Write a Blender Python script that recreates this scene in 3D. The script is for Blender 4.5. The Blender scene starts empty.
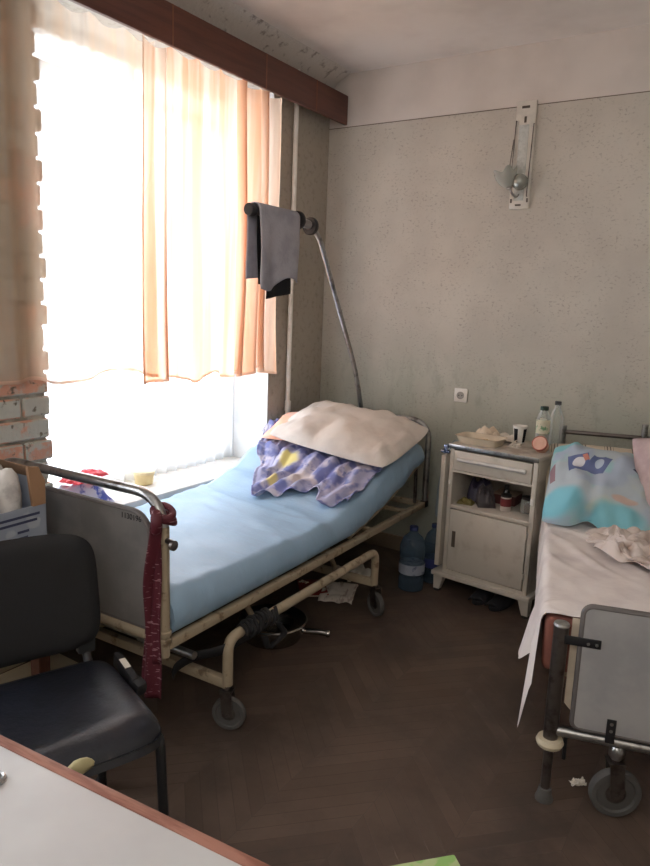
import bpy, bmesh, math, random
from mathutils import Vector, Matrix, Euler, noise
random.seed(7)
PI = math.pi
SC = bpy.context.scene
COL = SC.collection

# ------------------------------------------------------------------ materials
MATS = {}
def nt_new(name):
    m = bpy.data.materials.new(name); m.use_nodes = True
    nt = m.node_tree
    for n in list(nt.nodes): nt.nodes.remove(n)
    out = nt.nodes.new('ShaderNodeOutputMaterial')
    b = nt.nodes.new('ShaderNodeBsdfPrincipled')
    nt.links.new(b.outputs[0], out.inputs[0])
    return m, nt, b, out
def rgb(c): return (c[0], c[1], c[2], 1)
def s2l(r, g, b):
    f = lambda v: (v/255/12.92) if v/255 <= .04045 else ((v/255+.055)/1.055)**2.4
    return (f(r), f(g), f(b))
def N(nt, typ, **kw):
    n = nt.nodes.new(typ)
    for k, v in kw.items(): setattr(n, k, v)
    return n
def math_(nt, op, a, b=None, c=None, clamp=False):
    n = N(nt, 'ShaderNodeMath', operation=op); n.use_clamp = clamp
    for i, v in enumerate((a, b, c)):
        if v is None: continue
        if isinstance(v, (int, float)): n.inputs[i].default_value = v
        else: nt.links.new(v, n.inputs[i])
    return n.outputs[0]
def mixc(nt, fac, a, b):
    n = N(nt, 'ShaderNodeMix', data_type='RGBA')
    for i, v in ((0, fac), (6, a), (7, b)):
        if isinstance(v, (int, float)): n.inputs[i].default_value = v
        elif isinstance(v, tuple): n.inputs[i].default_value = rgb(v)
        else: nt.links.new(v, n.inputs[i])
    return n.outputs[2]
def coords(nt, stretch=(1, 1, 1), kind='Object'):
    tc = N(nt, 'ShaderNodeTexCoord')
    mp = N(nt, 'ShaderNodeMapping'); mp.inputs['Scale'].default_value = stretch
    nt.links.new(tc.outputs[kind], mp.inputs[0])
    return mp.outputs[0]
def noise_(nt, vec, scale, detail=3, rough=.5):
    n = N(nt, 'ShaderNodeTexNoise'); n.inputs['Scale'].default_value = scale
    n.inputs['Detail'].default_value = detail; n.inputs['Roughness'].default_value = rough
    nt.links.new(vec, n.inputs['Vector'])
    return n.outputs['Fac']
def ramp(nt, val, lo, hi):
    n = N(nt, 'ShaderNodeMapRange'); n.interpolation_type = 'SMOOTHSTEP'
    n.inputs[1].default_value = lo; n.inputs[2].default_value = hi
    nt.links.new(val, n.inputs[0]); return n.outputs[0]
def bump_(nt, b, h, strength, dist=.01):
    n = N(nt, 'ShaderNodeBump'); n.inputs['Strength'].default_value = strength; n.inputs['Distance'].default_value = dist
    nt.links.new(h, n.inputs['Height']); nt.links.new(n.outputs[0], b.inputs['Normal'])
def mat(name, col, rough=.5, metal=0, col2=None, scale=8, lo=.4, hi=.65, stretch=(1, 1, 1), bump=0, bscale=None, spec=None):
    if name in MATS: return MATS[name]
    m, nt, b, out = nt_new(name)
    b.inputs['Base Color'].default_value = rgb(col); b.inputs['Roughness'].default_value = rough
    b.inputs['Metallic'].default_value = metal
    if spec is not None: b.inputs['Specular IOR Level'].default_value = spec
    if col2 is None: col2 = tuple(c*.82 for c in col)
    v = coords(nt, stretch)
    f = noise_(nt, v, scale, 4, .6)
    nt.links.new(mixc(nt, ramp(nt, f, lo, hi), col, col2), b.inputs['Base Color'])
    if bump: bump_(nt, b, noise_(nt, v, bscale or scale*3, 4, .6), bump)
    MATS[name] = m; return m
def glass(name, col, alpha=.25, rough=.05):
    # clear sheet: mostly transmits, with a glossy skin
    if name in MATS: return MATS[name]
    m, nt, b, out = nt_new(name)
    b.inputs['Base Color'].default_value = rgb(col); b.inputs['Roughness'].default_value = rough
    tr = N(nt, 'ShaderNodeBsdfTransparent'); tr.inputs[0].default_value = rgb(tuple(.5+.5*c for c in col))
    lw = N(nt, 'ShaderNodeLayerWeight'); lw.inputs[0].default_value = .35
    mx = N(nt, 'ShaderNodeMixShader')
    nt.links.new(math_(nt, 'MULTIPLY_ADD', lw.outputs['Facing'], .55, alpha, True), mx.inputs[0])
    nt.links.new(tr.outputs[0], mx.inputs[1]); nt.links.new(b.outputs[0], mx.inputs[2])
    nt.links.new(mx.outputs[0], out.inputs[0])
    MATS[name] = m; return m

# ------------------------------------------------------------------ mesh builder
class MB:
    def __init__(self): self.bm = bmesh.new(); self.mi = 0
    def _tag(self, faces):
        for f in faces: f.material_index = self.mi
    def box(self, c, s, rot=None, bevel=0, seg=2):
        M = Matrix.Translation(c)
        if rot is not None: M = M @ (rot.to_4x4() if isinstance(rot, Matrix) else Euler(rot).to_matrix().to_4x4())
        M = M @ Matrix.Diagonal((s[0], s[1], s[2], 1))
        r = bmesh.ops.create_cube(self.bm, size=1, matrix=M)
        vs = r['verts']; fs = list({f for v in vs for f in v.link_faces}); self._tag(fs)
        if bevel:
            es = list({e for v in vs for e in v.link_edges})
            q = bmesh.ops.bevel(self.bm, geom=es, offset=bevel, segments=seg, profile=.5, affect='EDGES', clamp_overlap=True)
            self._tag(q['faces'])
        return self
    def span(self, a, b, bevel=0, seg=2):
        return self.box([(a[i]+b[i])/2 for i in range(3)], [abs(b[i]-a[i]) for i in range(3)], None, bevel, seg)
    def rings(self, rs, closed_u=True, cap=True, closed_v=False):
        V = [[self.bm.verts.new(p) for p in r] for r in rs]
        n = len(V[0]); fs = []
        m = len(V)
        for i in range(m if closed_v else m-1):
            for j in range(n if closed_u else n-1):
                a, b, c, d = V[i][j], V[i][(j+1) % n], V[(i+1) % m][(j+1) % n], V[(i+1) % m][j]
                try: fs.append(self.bm.faces.new((a, b, c, d)))
                except ValueError: pass
        if cap and closed_u and not closed_v:
            fs.append(self.bm.faces.new(list(reversed(V[0])))); fs.append(self.bm.faces.new(V[-1]))
        self._tag(fs); return self
    def tube(self, pts, r, n=12, cap=True, closed=False):
        pts = [Vector(p) for p in pts]; m = len(pts)
        rad = r if isinstance(r, (list, tuple)) else [r]*m
        T = []
        for i in range(m):
            a = pts[(i-1) % m] if (closed or i > 0) else pts[i]; b = pts[(i+1) % m] if (closed or i < m-1) else pts[i]
            T.append((b-a).normalized())
        up = Vector((0, 0, 1)) if abs(T[0].z) < .9 else Vector((1, 0, 0))
        u = (up - T[0]*up.dot(T[0])).normalized(); R = []
        for i in range(m):
            u = (u - T[i]*u.dot(T[i])).normalized(); w = T[i].cross(u)
            R.append([pts[i] + (u*math.cos(2*PI*k/n) + w*math.sin(2*PI*k/n))*rad[i] for k in range(n)])
        return self.rings(R, True, cap, closed)
    def lathe(self, prof, c=(0, 0, 0), n=24, M=None, cap=True, sq=0):
        R = []
        for r, z in prof:
            ring = []
            for k in range(n):
                a = 2*PI*k/n; x, y = math.cos(a), math.sin(a)
                if sq:
                    q = (abs(x)**sq + abs(y)**sq)**(-1/sq); x, y = x*q, y*q
                p = Vector((max(r, 1e-4)*x, max(r, 1e-4)*y, z))
                ring.append((M @ p if M is not None else p) + Vector(c))
            R.append(ring)
        return self.rings(R, True, cap)
    def grid(self, f, nu, nv, flip=False):
        R = [[Vector(f(i/(nu-1), j/(nv-1))) for j in range(nv)] for i in range(nu)]
        if flip: R = [list(reversed(r)) for r in R]
        return self.rings(R, False, False)
    def poly(self, pts, n0, t):   # flat outline extruded by n0*t
        n0 = Vector(n0)*t
        a = [Vector(p) for p in pts]
        return self.rings([a, [p+n0 for p in a]], True, True)

def rpath(pts, r, n=6):
    pts = [Vector(p) for p in pts]; out = [pts[0]]
    for i in range(1, len(pts)-1):
        a, b, c = pts[i-1], pts[i], pts[i+1]
        da, dc = (a-b), (c-b); q = min(r, da.length*.49, dc.length*.49)
        p0, p1 = b+da.normalized()*q, b+dc.normalized()*q
        for k in range(n+1):
            t = k/n; out.append(p0*(1-t)**2 + b*2*t*(1-t) + p1*t*t)
    out.append(pts[-1]); return out
def crv(pts, n=8):   # Catmull-Rom
    P = [Vector(p) for p in pts]; P = [P[0]*2-P[1]] + P + [P[-1]*2-P[-2]]; out = []
    for i in range(1, len(P)-2):
        for k in range(n):
            t = k/n; a, b, c, d = P[i-1:i+3]
            out.append(.5*((2*b) + (c-a)*t + (2*a-5*b+4*c-d)*t*t + (3*b-a-3*c+d)*t**3))
    out.append(P[-2]); return out
def lerpk(keys, x):
    if x <= keys[0][0]: return keys[0][1]
    for (a, va), (b, vb) in zip(keys, keys[1:]):
        if x <= b:
            t = (x-a)/(b-a); t = t*t*(3-2*t); return va+(vb-va)*t
    return keys[-1][1]
def nz(*p): return noise.noise(Vector(p))

def obj(name, mb, m, parent=None, loc=None, rot=None, sharp=38, thick=0, sub=0):
    bm = mb.bm if isinstance(mb, MB) else mb
    bmesh.ops.recalc_face_normals(bm, faces=bm.faces) if not thick and not getattr(mb, 'open', False) else None
    for f in bm.faces: f.smooth = True
    lim = math.radians(sharp)
    for e in bm.edges:
        if len(e.link_faces) == 2 and e.calc_face_angle(0) > lim: e.smooth = False
    me = bpy.data.meshes.new(name); bm.to_mesh(me); bm.free()
    for x in (m if isinstance(m, (list, tuple)) else [m]): me.materials.append(x)
    o = bpy.data.objects.new(name, me); COL.objects.link(o)
    if parent is not None: o.parent = parent
    if loc: o.location = loc
    if rot: o.rotation_euler = rot
    if sub:
        s = o.modifiers.new('sub', 'SUBSURF'); s.levels = sub; s.render_levels = sub
    if thick:
        s = o.modifiers.new('solid', 'SOLIDIFY'); s.thickness = thick; s.offset = 0
    return o
def tag(o, label, cat, group=None, kind=None):
    o['label'] = label; o['category'] = cat
    if group: o['group'] = group
    if kind: o['kind'] = kind
    return o
def thing(name, label, cat, loc=(0, 0, 0), rz=0, group=None):
    o = bpy.data.objects.new(name, None); COL.objects.link(o)
    o.location = loc; o.rotation_euler = (0, 0, rz); o.empty_display_size = .1
    return tag(o, label, cat, group)
def struct(name, mb, m, parent=None, **k):
    o = obj(name, mb, m, parent, **k); o['kind'] = 'structure'; return o

# ------------------------------------------------------------------ material library
def mat_floor():
    m, nt, b, out = nt_new('dark_parquet')
    tc = N(nt, 'ShaderNodeTexCoord'); sx = N(nt, 'ShaderNodeSeparateXYZ'); nt.links.new(tc.outputs['Object'], sx.inputs[0])
    w, pw = .26, .066
    xs = math_(nt, 'DIVIDE', sx.outputs[0], w)
    fr = math_(nt, 'PINGPONG', xs, 1.0)
    v = math_(nt, 'DIVIDE', math_(nt, 'ADD', sx.outputs[1], math_(nt, 'MULTIPLY', fr, w)), pw)
    pid = math_(nt, 'FLOOR', v); cid = math_(nt, 'FLOOR', xs)
    cb = N(nt, 'ShaderNodeCombineXYZ'); nt.links.new(pid, cb.inputs[0]); nt.links.new(cid, cb.inputs[1])
    wn = N(nt, 'ShaderNodeTexWhiteNoise', noise_dimensions='2D'); nt.links.new(cb.outputs[0], wn.inputs['Vector'])
    seam = math_(nt, 'SUBTRACT', v, pid)
    seamf = ramp(nt, seam, .0, .07)
    xf = math_(nt, 'SUBTRACT', xs, cid); seam2 = math_(nt, 'MULTIPLY', seamf, ramp(nt, xf, .0, .012))
    base = mixc(nt, wn.outputs['Value'], s2l(84, 70, 61), s2l(98, 82, 72))
    vec = coords(nt)
    base = mixc(nt, ramp(nt, noise_(nt, vec, 3.2, 5, .65), .38, .7), base, s2l(70, 60, 54))
    base = mixc(nt, seam2, s2l(70, 59, 52), base)
    nt.links.new(base, b.inputs['Base Color'])
    nt.links.new(math_(nt, 'MULTIPLY_ADD', noise_(nt, vec, 5, 4), .35, .30), b.inputs['Roughness'])
    b.inputs['Specular IOR Level'].default_value = .35
    bump_(nt, b, seam2, .25, .003)
    return m
def mat_wallpaper():
    m, nt, b, out = nt_new('speckled_wallpaper')
    tc = N(nt, 'ShaderNodeTexCoord'); sx = N(nt, 'ShaderNodeSeparateXYZ'); nt.links.new(tc.outputs['Object'], sx.inputs[0])
    z = sx.outputs[2]
    vec = coords(nt)
    fleck = ramp(nt, noise_(nt, coords(nt, (1, 1, 1.5)), 62, 2, .55), .555, .65)
    clump = ramp(nt, noise_(nt, vec, 9, 2), .35, .62)
    base = s2l(204, 198, 188)
    c = mixc(nt, ramp(nt, noise_(nt, vec, 2.1, 5, .6), .3, .7), base, s2l(188, 182, 173))
    c = mixc(nt, math_(nt, 'MULTIPLY', math_(nt, 'MULTIPLY', fleck, clump), .5), c, s2l(140, 133, 124))
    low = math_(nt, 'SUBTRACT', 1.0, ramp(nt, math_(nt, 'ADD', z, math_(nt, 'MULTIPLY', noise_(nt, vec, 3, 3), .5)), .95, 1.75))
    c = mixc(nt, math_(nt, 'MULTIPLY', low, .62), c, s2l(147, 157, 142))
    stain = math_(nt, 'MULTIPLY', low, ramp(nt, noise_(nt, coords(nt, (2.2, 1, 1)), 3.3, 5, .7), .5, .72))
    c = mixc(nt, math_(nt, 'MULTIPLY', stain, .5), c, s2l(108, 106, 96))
    # bare painted band above the paper
    top = math_(nt, 'GREATER_THAN', z, 2.495)
    paint = mixc(nt, ramp(nt, noise_(nt, vec, 3, 4), .35, .7), s2l(216, 208, 202), s2l(204, 196, 190))
    c = mixc(nt, top, c, paint)
    nt.links.new(c, b.inputs['Base Color']); b.inputs['Roughness'].default_value = .85
    bump_(nt, b, noise_(nt, vec, 60, 3), .12, .003)
    return m
def mat_curtain(name, c1, c2, op_lo, op_hi, freq):
    m, nt, b, out = nt_new(name)
    vec = coords(nt, (.3, 1, .04))
    s = noise_(nt, vec, freq, 3, .55)
    col = mixc(nt, ramp(nt, s, .35, .65), c1, c2)
    d = N(nt, 'ShaderNodeBsdfDiffuse'); t = N(nt, 'ShaderNodeBsdfTranslucent'); tr = N(nt, 'ShaderNodeBsdfTransparent')
    nt.links.new(col, d.inputs[0]); nt.links.new(col, t.inputs[0])
    tr.inputs[0].default_value = (1, .985, .97, 1)
    m1 = N(nt, 'ShaderNodeMixShader'); m1.inputs[0].default_value = .6
    nt.links.new(d.outputs[0], m1.inputs[1]); nt.links.new(t.outputs[0], m1.inputs[2])
    m2 = N(nt, 'ShaderNodeMixShader')
    op = N(nt, 'ShaderNodeMapRange'); op.inputs[1].default_value = .3; op.inputs[2].default_value = .7
    op.inputs[3].default_value = op_lo; op.inputs[4].default_value = op_hi
    nt.links.new(s, op.inputs[0]); nt.links.new(op.outputs[0], m2.inputs[0])
    nt.links.new(tr.outputs[0], m2.inputs[1]); nt.links.new(m1.outputs[0], m2.inputs[2])
    nt.links.new(m2.outputs[0], out.inputs[0])
    return m
def mat_blobs(name, base, blobs, scale=6, rough=.85):
    # printed cloth: successive noise-shaped patches of other colours
    m, nt, b, out = nt_new(name); vec = coords(nt)
    c = base
    for i, (col, lo, hi, sc, off) in enumerate(blobs):
        mp = N(nt, 'ShaderNodeMapping'); mp.inputs['Location'].default_value = (off, off*1.7, off*.6)
        nt.links.new(vec, mp.inputs[0])
        c = mixc(nt, ramp(nt, noise_(nt, mp.outputs[0], sc, 2, .5), lo, hi), c, col)
    nt.links.new(c, b.inputs['Base Color']) if not isinstance(c, tuple) else None
    b.inputs['Roughness'].default_value = rough
    return m, nt, b, c
cream = mat('cream_enamel', s2l(204, 197, 186), .45, 0, s2l(184, 175, 162), 9, .5, .75)
cream_worn = mat('worn_cream_paint', s2l(160, 146, 124), .5, 0, s2l(112, 94, 74), 22, .54, .7)
chrome = mat('scuffed_chrome', s2l(172, 172, 172), .28, .95, s2l(118, 116, 114), 18, .45, .7)
darkchrome = mat('dull_steel', s2l(118, 111, 108), .33, .9, s2l(84, 76, 72), 20, .45, .7)
black = mat('black_plastic', s2l(34, 33, 36), .5)
blackmetal = mat('black_metal', s2l(30, 30, 34), .4)
vinyl = mat('black_vinyl', s2l(26, 29, 38), .32, 0, s2l(20, 22, 29), 7, bump=.15, bscale=40)
vinyl_back = mat('black_backrest', s2l(13, 14, 18), .75, 0, s2l(10, 10, 13), 7)
greypanel = mat('grey_laminate', s2l(160, 158, 157), .55, 0, s2l(146, 145, 146), 5)
rubber = mat('grey_rubber', s2l(86, 84, 82), .7)
rubberdark = mat('dark_rubber', s2l(48, 45, 45), .7)
white_paint = mat('white_paint', s2l(236, 233, 228), .5, 0, s2l(220, 216, 208), 9)
brownwood = mat('brown_wood', s2l(92, 52, 36), .55, 0, s2l(72, 38, 27), 6, stretch=(1, 12, 1))
pelmetwood = mat('pelmet_wood', s2l(96, 55, 43), .5, 0, s2l(82, 45, 36), 3, stretch=(6, 1, 14))
paper = mat('paper', s2l(218, 210, 198), .8)
foam = mat('foam_tray', s2l(214, 200, 178), .7)
sheetmat = mat('white_sheet', s2l(226, 218, 214), .9, 0, s2l(208, 198, 196), 4, bump=.1, bscale=60)

# ------------------------------------------------------------------ room shell
H = 2.787; XR = 3.12; YF = -4.75
W0, W1 = -1.985, -.55; SILL, HEAD = .55, 2.56
b = MB(); b.span((-.45, YF-.1, -.12), (XR+.1, .1, 0)); struct('floor', b, mat_floor())
b = MB(); b.span((-.45, YF-.1, H), (XR+.1, .1, H+.12))
struct('ceiling', b, mat('ceiling_whitewash', s2l(236, 231, 227), .9, 0, s2l(222, 216, 212), 1.6, bump=.1, bscale=12))
b = MB(); b.span((-.45, 0, 0), (XR+.1, .1, H)); struct('wall_back', b, mat_wallpaper())
b = MB(); b.span((.0, -.003, 2.4915), (XR, .0, 2.495))
struct('trim_1', b, mat('paper_edge', s2l(120, 108, 96), .9))
plain = mat('plain_plaster', s2l(196, 186, 172), .9, 0, s2l(176, 168, 156), 3)
b = MB(); b.span((XR, YF, 0), (XR+.1, 0, H)); struct('wall_right', b, plain)
b = MB(); b.span((-.45, YF-.1, 0), (XR+.1, YF, H)); struct('wall_front', b, plain)

# left wall: pier by the corner, lintel, apron, bare bricks left of the window, a second window behind the viewer
pier = mat('pier_wallpaper', s2l(168, 160, 148), .9, 0, s2l(150, 144, 132), 30, .5, .7)
jamb = mat('white_reveal', s2l(226, 226, 224), .8, 0, s2l(208, 210, 212), 5)
mortar = mat('rough_mortar', s2l(172, 168, 156), .95, 0, s2l(140, 136, 124), 14, bump=.5, bscale=50)
def mat_brick():
    m, nt, bb, out = nt_new('bare_brick'); vec = coords(nt)
    g = N(nt, 'ShaderNodeNewGeometry')
    c = mixc(nt, g.outputs['Random Per Island'], s2l(222, 174, 150), s2l(200, 146, 124))
    r2 = N(nt, 'ShaderNodeTexWhiteNoise', noise_dimensions='1D'); nt.links.new(g.outputs['Random Per Island'], r2.inputs['W'])
    smear = math_(nt, 'ADD', noise_(nt, vec, 13, 5, .65), math_(nt, 'MULTIPLY', r2.outputs['Value'], .32))
    c = mixc(nt, ramp(nt, smear, .50, .66), c, s2l(186, 184, 174))
    c = mixc(nt, ramp(nt, noise_(nt, vec, 30, 3), .6, .72), c, s2l(108, 98, 86))
    nt.links.new(c, bb.inputs['Base Color']); bb.inputs['Roughness'].default_value = .95
    bump_(nt, bb, noise_(nt, vec, 40, 4), .6, .01)
    return m
V0, V1 = -4.35, -2.95
b = MB()
b.span((-.45, W1, 0), (0, .0, H))
b.span((-.45, W0-.015, HEAD), (0, W1, H))
b.span((-.45, W0-.015, 0), (-.0, W1, SILL-.03))
b.span((-.45, YF, 0), (0, V0, H)); b.span((-.45, V0, 0), (0, V1, .6)); b.span((-.45, V0, 2.45), (0, V1, H))
b.mi = 1
b.span((-.45, V1, 0), (-.003, W0-.02, H))
b.mi = 2
rnd = random.Random(3)
z = .02; row = 0
while z < H-.06:
    hh = .076; y = W0 - (0 if row % 2 else .013) ; first = True
    while y > V1+.02:
        L = rnd.uniform(.225, .25) if not (first and row % 2) else .12
        y2 = max(y-L, V1)
        d = rnd.uniform(-.004, .012)
        b.box((-.04+d/2, (y+y2)/2, z+hh/2), (.09+d, y-y2, hh), (0, rnd.uniform(-.02, .02), rnd.uniform(-.015, .015)), .006, 1)
        y = y2-.012; first = False
    z += .0885; row += 1
b.mi = 3
b.span((-.45, W1-.004, SILL-.02), (-.001, W1-.0005, HEAD))
struct('wall_left', b, [pier, mortar, mat_brick(), jamb])
b = MB()   # rough plaster cove along the left of the ceiling
rnd = random.Random(5); pts = []
for i in range(60):
    y = -.02 - i*.078
    pts.append([(.0, y, H-.10), (.0+.005, y, H-.105), (.055+.012*nz(i*.6, 1, 2), y, H-.05+.015*nz(i*.5, 4, 1)),
                (.13+.02*nz(i*.5, 7, 2), y, H-.012+.01*nz(i*.7, 2, 9)), (.15, y, H-.0005), (0, y, H-.0005)])
b.rings(pts)
struct('trim_2', b, mat('rough_cove', s2l(206, 200, 194), .95, 0, s2l(140, 132, 126), 16, .55, .7, bump=.4))
b = MB(); b.span((0.0, -2.9, 0), (.018, -.02, .11), .003); struct('baseboard_left', b, mat('pale_baseboard', s2l(206, 192, 164), .6))
b = MB(); b.span((.02, -.02, 0), (XR, 0, .09), .003); struct('baseboard_back', b, mat('dull_baseboard', s2l(150, 132, 112), .6))

pane_m = glass('window_glass', (1, 1, 1), .03, .02)
def window(name, y0, y1, z0, z1, x, mull, trans):
    b = MB(); w = .06
    b.span((x-.035, y0, z0), (x+.035, y0+w, z1), .004); b.span((x-.035, y1-w, z0), (x+.035, y1, z1), .004)
    b.span((x-.035, y0+w, z1-w), (x+.035, y1-w, z1), .004); b.span((x-.035, y0+w, z0), (x+.035, y1-w, z0+w), .004)
    for q in mull: b.span((x-.03, q-.028, z0+w), (x+.03, q+.028, z1-w), .004)
    b.span((x-.028, y0+w, trans-.025), (x+.028, y1-w, trans+.025), .004)
    fr = struct(name, b, white_paint)
    ys = [y0+w] + [q for q in mull] + [y1-w]
    for a, c in zip(ys, ys[1:]):
        b = MB(); b.span((x-.003, a, z0+w), (x+.003, c, trans-.025)); struct('window_pane', b, pane_m, fr)
        b = MB(); b.span((x-.003, a, trans+.025), (x+.003, c, z1-w)); struct('window_pane', b, pane_m, fr)
    return fr
w1 = window('window_1', W0-.0, W1-.005, SILL, HEAD, -.3, [-1.30], 2.385)
b = MB(); b.span((-.28, W0+.0, SILL-.035), (.03, W1-.005, SILL), .006); struct('window_sill', b, white_paint, w1)
window('window_2', V0, V1, .6, 2.45, -.3, [-3.65], 2.2)

# ------------------------------------------------------------------ curtain box, rail, curtains, pipe
t = thing('pelmet', 'long brown wooden curtain box high along the window wall', 'pelmet', (0, -.004, 2.504))
b = MB(); b.span((.105, -3.4, 0), (.125, 0, .16), .002); obj('front_board', b, pelmetwood, t)
b = MB(); b.span((.0, -3.4, .145), (.105, 0, .16), .001); obj('top_board', b, pelmetwood, t)
for y in (-.33, -.78, -1.42, -2.1, -2.8):
    b = MB(); b.span((.1252, y-.004, .001), (.1265, y+.004, .159)); obj('joint_strip', b, mat('pelmet_joint', s2l(132, 84, 62), .5), t)
t2 = MB(); t2.tube([(.055, -3.38, .075), (.055, -.02, .075)], .007); obj('curtain_rail', t2, white_paint, t)

def curtain(name, label, y0, y1, folds, amp, m, seed, zb, x0=.075, hooks=6):
    b = MB(); b.open = True
    ph = [random.Random(seed+i).uniform(-.5, .5) for i in range(40)]
    def f(u, v):          # u along y, v from top (0) to hem (1)
        yy = y0+(y1-y0)*u
        w = folds*2*PI*(u + .035*math.sin(5*u+seed) + .02*math.sin(11*u*PI+seed))
        spread = .45+.55*v
        a = amp*(.55+.45*math.sin(2.3*u*PI+seed))*(.6+.5*v)
        x = x0 + a*math.sin(w + .35*math.sin(v*3+u*4)) + .012*math.sin(3*v*PI/2+u*6+seed)*v
        y = yy + a*.5*math.cos(w)*(1 if 0 < u < 1 else .3) + .012*math.sin(v*4+u*9)*v
        sag = .028*abs(math.sin(u*hooks*PI))**.8
        zt = 2.525 - sag
        zbt = zb + .012*math.sin(w*.5+seed) + .010*math.sin(u*17)
        z = zt + (zbt-zt)*v
        if v < .04: x += .004*math.sin(w*2)
        return (max(.012, min(x, .3 if v > .02 else .1)), y, z)
    b.grid(f, 220, 46)
    return b
cur_r = mat_curtain('peach_voile', s2l(233, 208, 186), s2l(214, 164, 130), .87, .987, 13)
cur_l = mat_curtain('thin_voile', s2l(240, 226, 210), s2l(226, 200, 174), .40, .72, 10)
hemm = mat_curtain('voile_hem', s2l(226, 200, 180), s2l(216, 184, 162), .85, .95, 10)
t = thing('curtain', 'gathered peach sheer curtain hanging over the right half of the window', 'curtain', (0, 0, 0))
cb = curtain('fabric', '', -1.54, -.585, 9.5, .034, cur_r, 2, 1.092)
obj('fabric', cb, cur_r, t, sharp=180)
t_r = t
t = thing('curtain', 'thin pale sheer curtain spread over the left half of the window and bare brick', 'curtain', (0, 0, 0))
cb = curtain('fabric', '', -2.95, -1.46, 8, .022, cur_l, 5, 1.135, x0=.055, hooks=9)
obj('fabric', cb, cur_l, t, sharp=180)
for root, ya, yb, zb, n, sd, x0, am, fo in ((t_r, -1.54, -.585, 1.092, 9.5, 2, .075, .034, 9.5), (t, -2.95, -1.46, 1.135, 8, 5, .055, .022, 8)):
    # stitched hem: a doubled strip along the bottom of each curtain
    b = MB(); b.open = True
    src = curtain('', '', ya, yb, fo, am, None, sd, zb, x0, 6 if root is t_r else 9)
    src.bm.verts.ensure_lookup_table()
    rows = 46
    P = [[src.bm.verts[i*rows+44].co.copy(), src.bm.verts[i*rows+45].co.copy()] for i in range(220)]
    src.bm.free()
    R = [[p[0]*.42+p[1]*.58+Vector((.0025, 0, 0)), p[1]+Vector((.0025, 0, -.001))] for p in P]
    b.rings(R, False, False); obj('hem', b, hemm, root, sharp=180)
    for k in range(7 if root is t_r else 8):
        y = ya+(yb-ya)*(k/(6 if root is t_r else 7))
        y = min(max(y, ya+.01), yb-.01)
        b = MB(); b.tube(crv([(.056, y, 2.578), (.066, y, 2.562), (.070, y, 2.54), (.078, y, 2.522)], 4), .0022, 6); obj('curtain_hook', b, darkchrome, root)

net = mat_curtain('white_net', (.93, .95, .97), (.88, .91, .95), .42, .62, 12)
t = thing('net_curtain', 'white net curtain hanging close to the window glass down to the sill', 'net curtain', (-.225, 0, 0))
b = MB(); b.open = True
b.grid(lambda u, v: (.016*math.sin(u*19*2*PI+.5*math.sin(v*3+u*9)), W0+.02+(W1-W0-.04)*u, 2.5-(2.5-SILL-.012)*v), 200, 12); obj('fabric', b, net, t, sharp=180)
b = MB(); b.tube([(0, W0+.002, 2.505), (0, W1-.008, 2.505)], .006, 8); obj('curtain_wire', b, white_paint, t)
t = thing('heating_pipe', 'white vertical heating pipe in the corner beside the curtain', 'pipe', (.028, -.400, 0))
b = MB(); b.tube([(0, 0, 0), (0, .018, H-.003)], .0135, 14); obj('pipe', b, white_paint, t)
b = MB(); b.tube([(0, .007, .84), (0, .0075, .90)], .0185, 14); obj('coupling', b, white_paint, t)
b = MB(); b.lathe([(.02, 0), (.032, .004), (.032, .012), (.02, .014)], (.008, .018, H-.03), 20); obj('ceiling_collar', b, mat('dark_collar', s2l(92, 84, 78), .7), t)

# ------------------------------------------------------------------ generic bits
def caster(parent, c, wheel_r, stem_top, yaw=0, dark=False):
    """swivel caster: stem+fork with a wheel; c = wheel centre (local)"""
    M = Matrix.Translation(c) @ Matrix.Rotation(yaw, 4, 'Z')
    w = .024 if wheel_r < .07 else .03
    fk = MB()
    top = wheel_r+.012
    for s in (-1, 1):
        pl = [(-.02, s*(w/2+.004), -.006), (.02, s*(w/2+.004), -.006), (.016+.0, s*(w/2+.004), top*.6), (.012, s*(w/2+.004), top+.012), (-.03, s*(w/2+.004), top+.012), (-.026, s*(w/2+.004), top*.6)]
        fk.poly([M @ Vector(p) for p in pl], (M.to_3x3() @ Vector((0, 1, 0))), s*.003)
    fk.box(M @ Vector((-.009, 0, top+.014)), (.046, w+.016, .006), M.to_3x3())
    fk.tube([M @ Vector((-.009, 0, top+.014)), Vector((M @ Vector((-.009, 0, 0))).to_tuple()[:2] + (stem_top,))], .012, 12)
    fk.tube([M @ Vector((0, -w/2-.01, 0)), M @ Vector((0, w/2+.01, 0))], .007, 10)
    f = obj('caster_fork', fk, darkchrome, parent)
    wh = MB(); R = Matrix.Rotation(PI/2, 4, 'X')
    Mw = (M @ R)
    r = wheel_r
    wh.lathe([(r*.35, -w*.30), (r*.72, -w*.30), (r*.78, -w*.5), (r*.95, -w*.5), (r, -w*.3), (r, w*.3), (r*.95, w*.5), (r*.78, w*.5), (r*.72, w*.30), (r*.35, w*.30)], (0, 0, 0), 32, Mw)
    ww = obj('wheel', wh, rubberdark if dark else rubber, f)
    hb = MB(); hb.lathe([(r*.34, -w*.45), (r*.40, -w*.36), (r*.40, w*.36), (r*.34, w*.45)], (0, 0, 0), 20, Mw); obj('wheel_hub', hb, darkchrome, ww)
    return f
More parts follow.
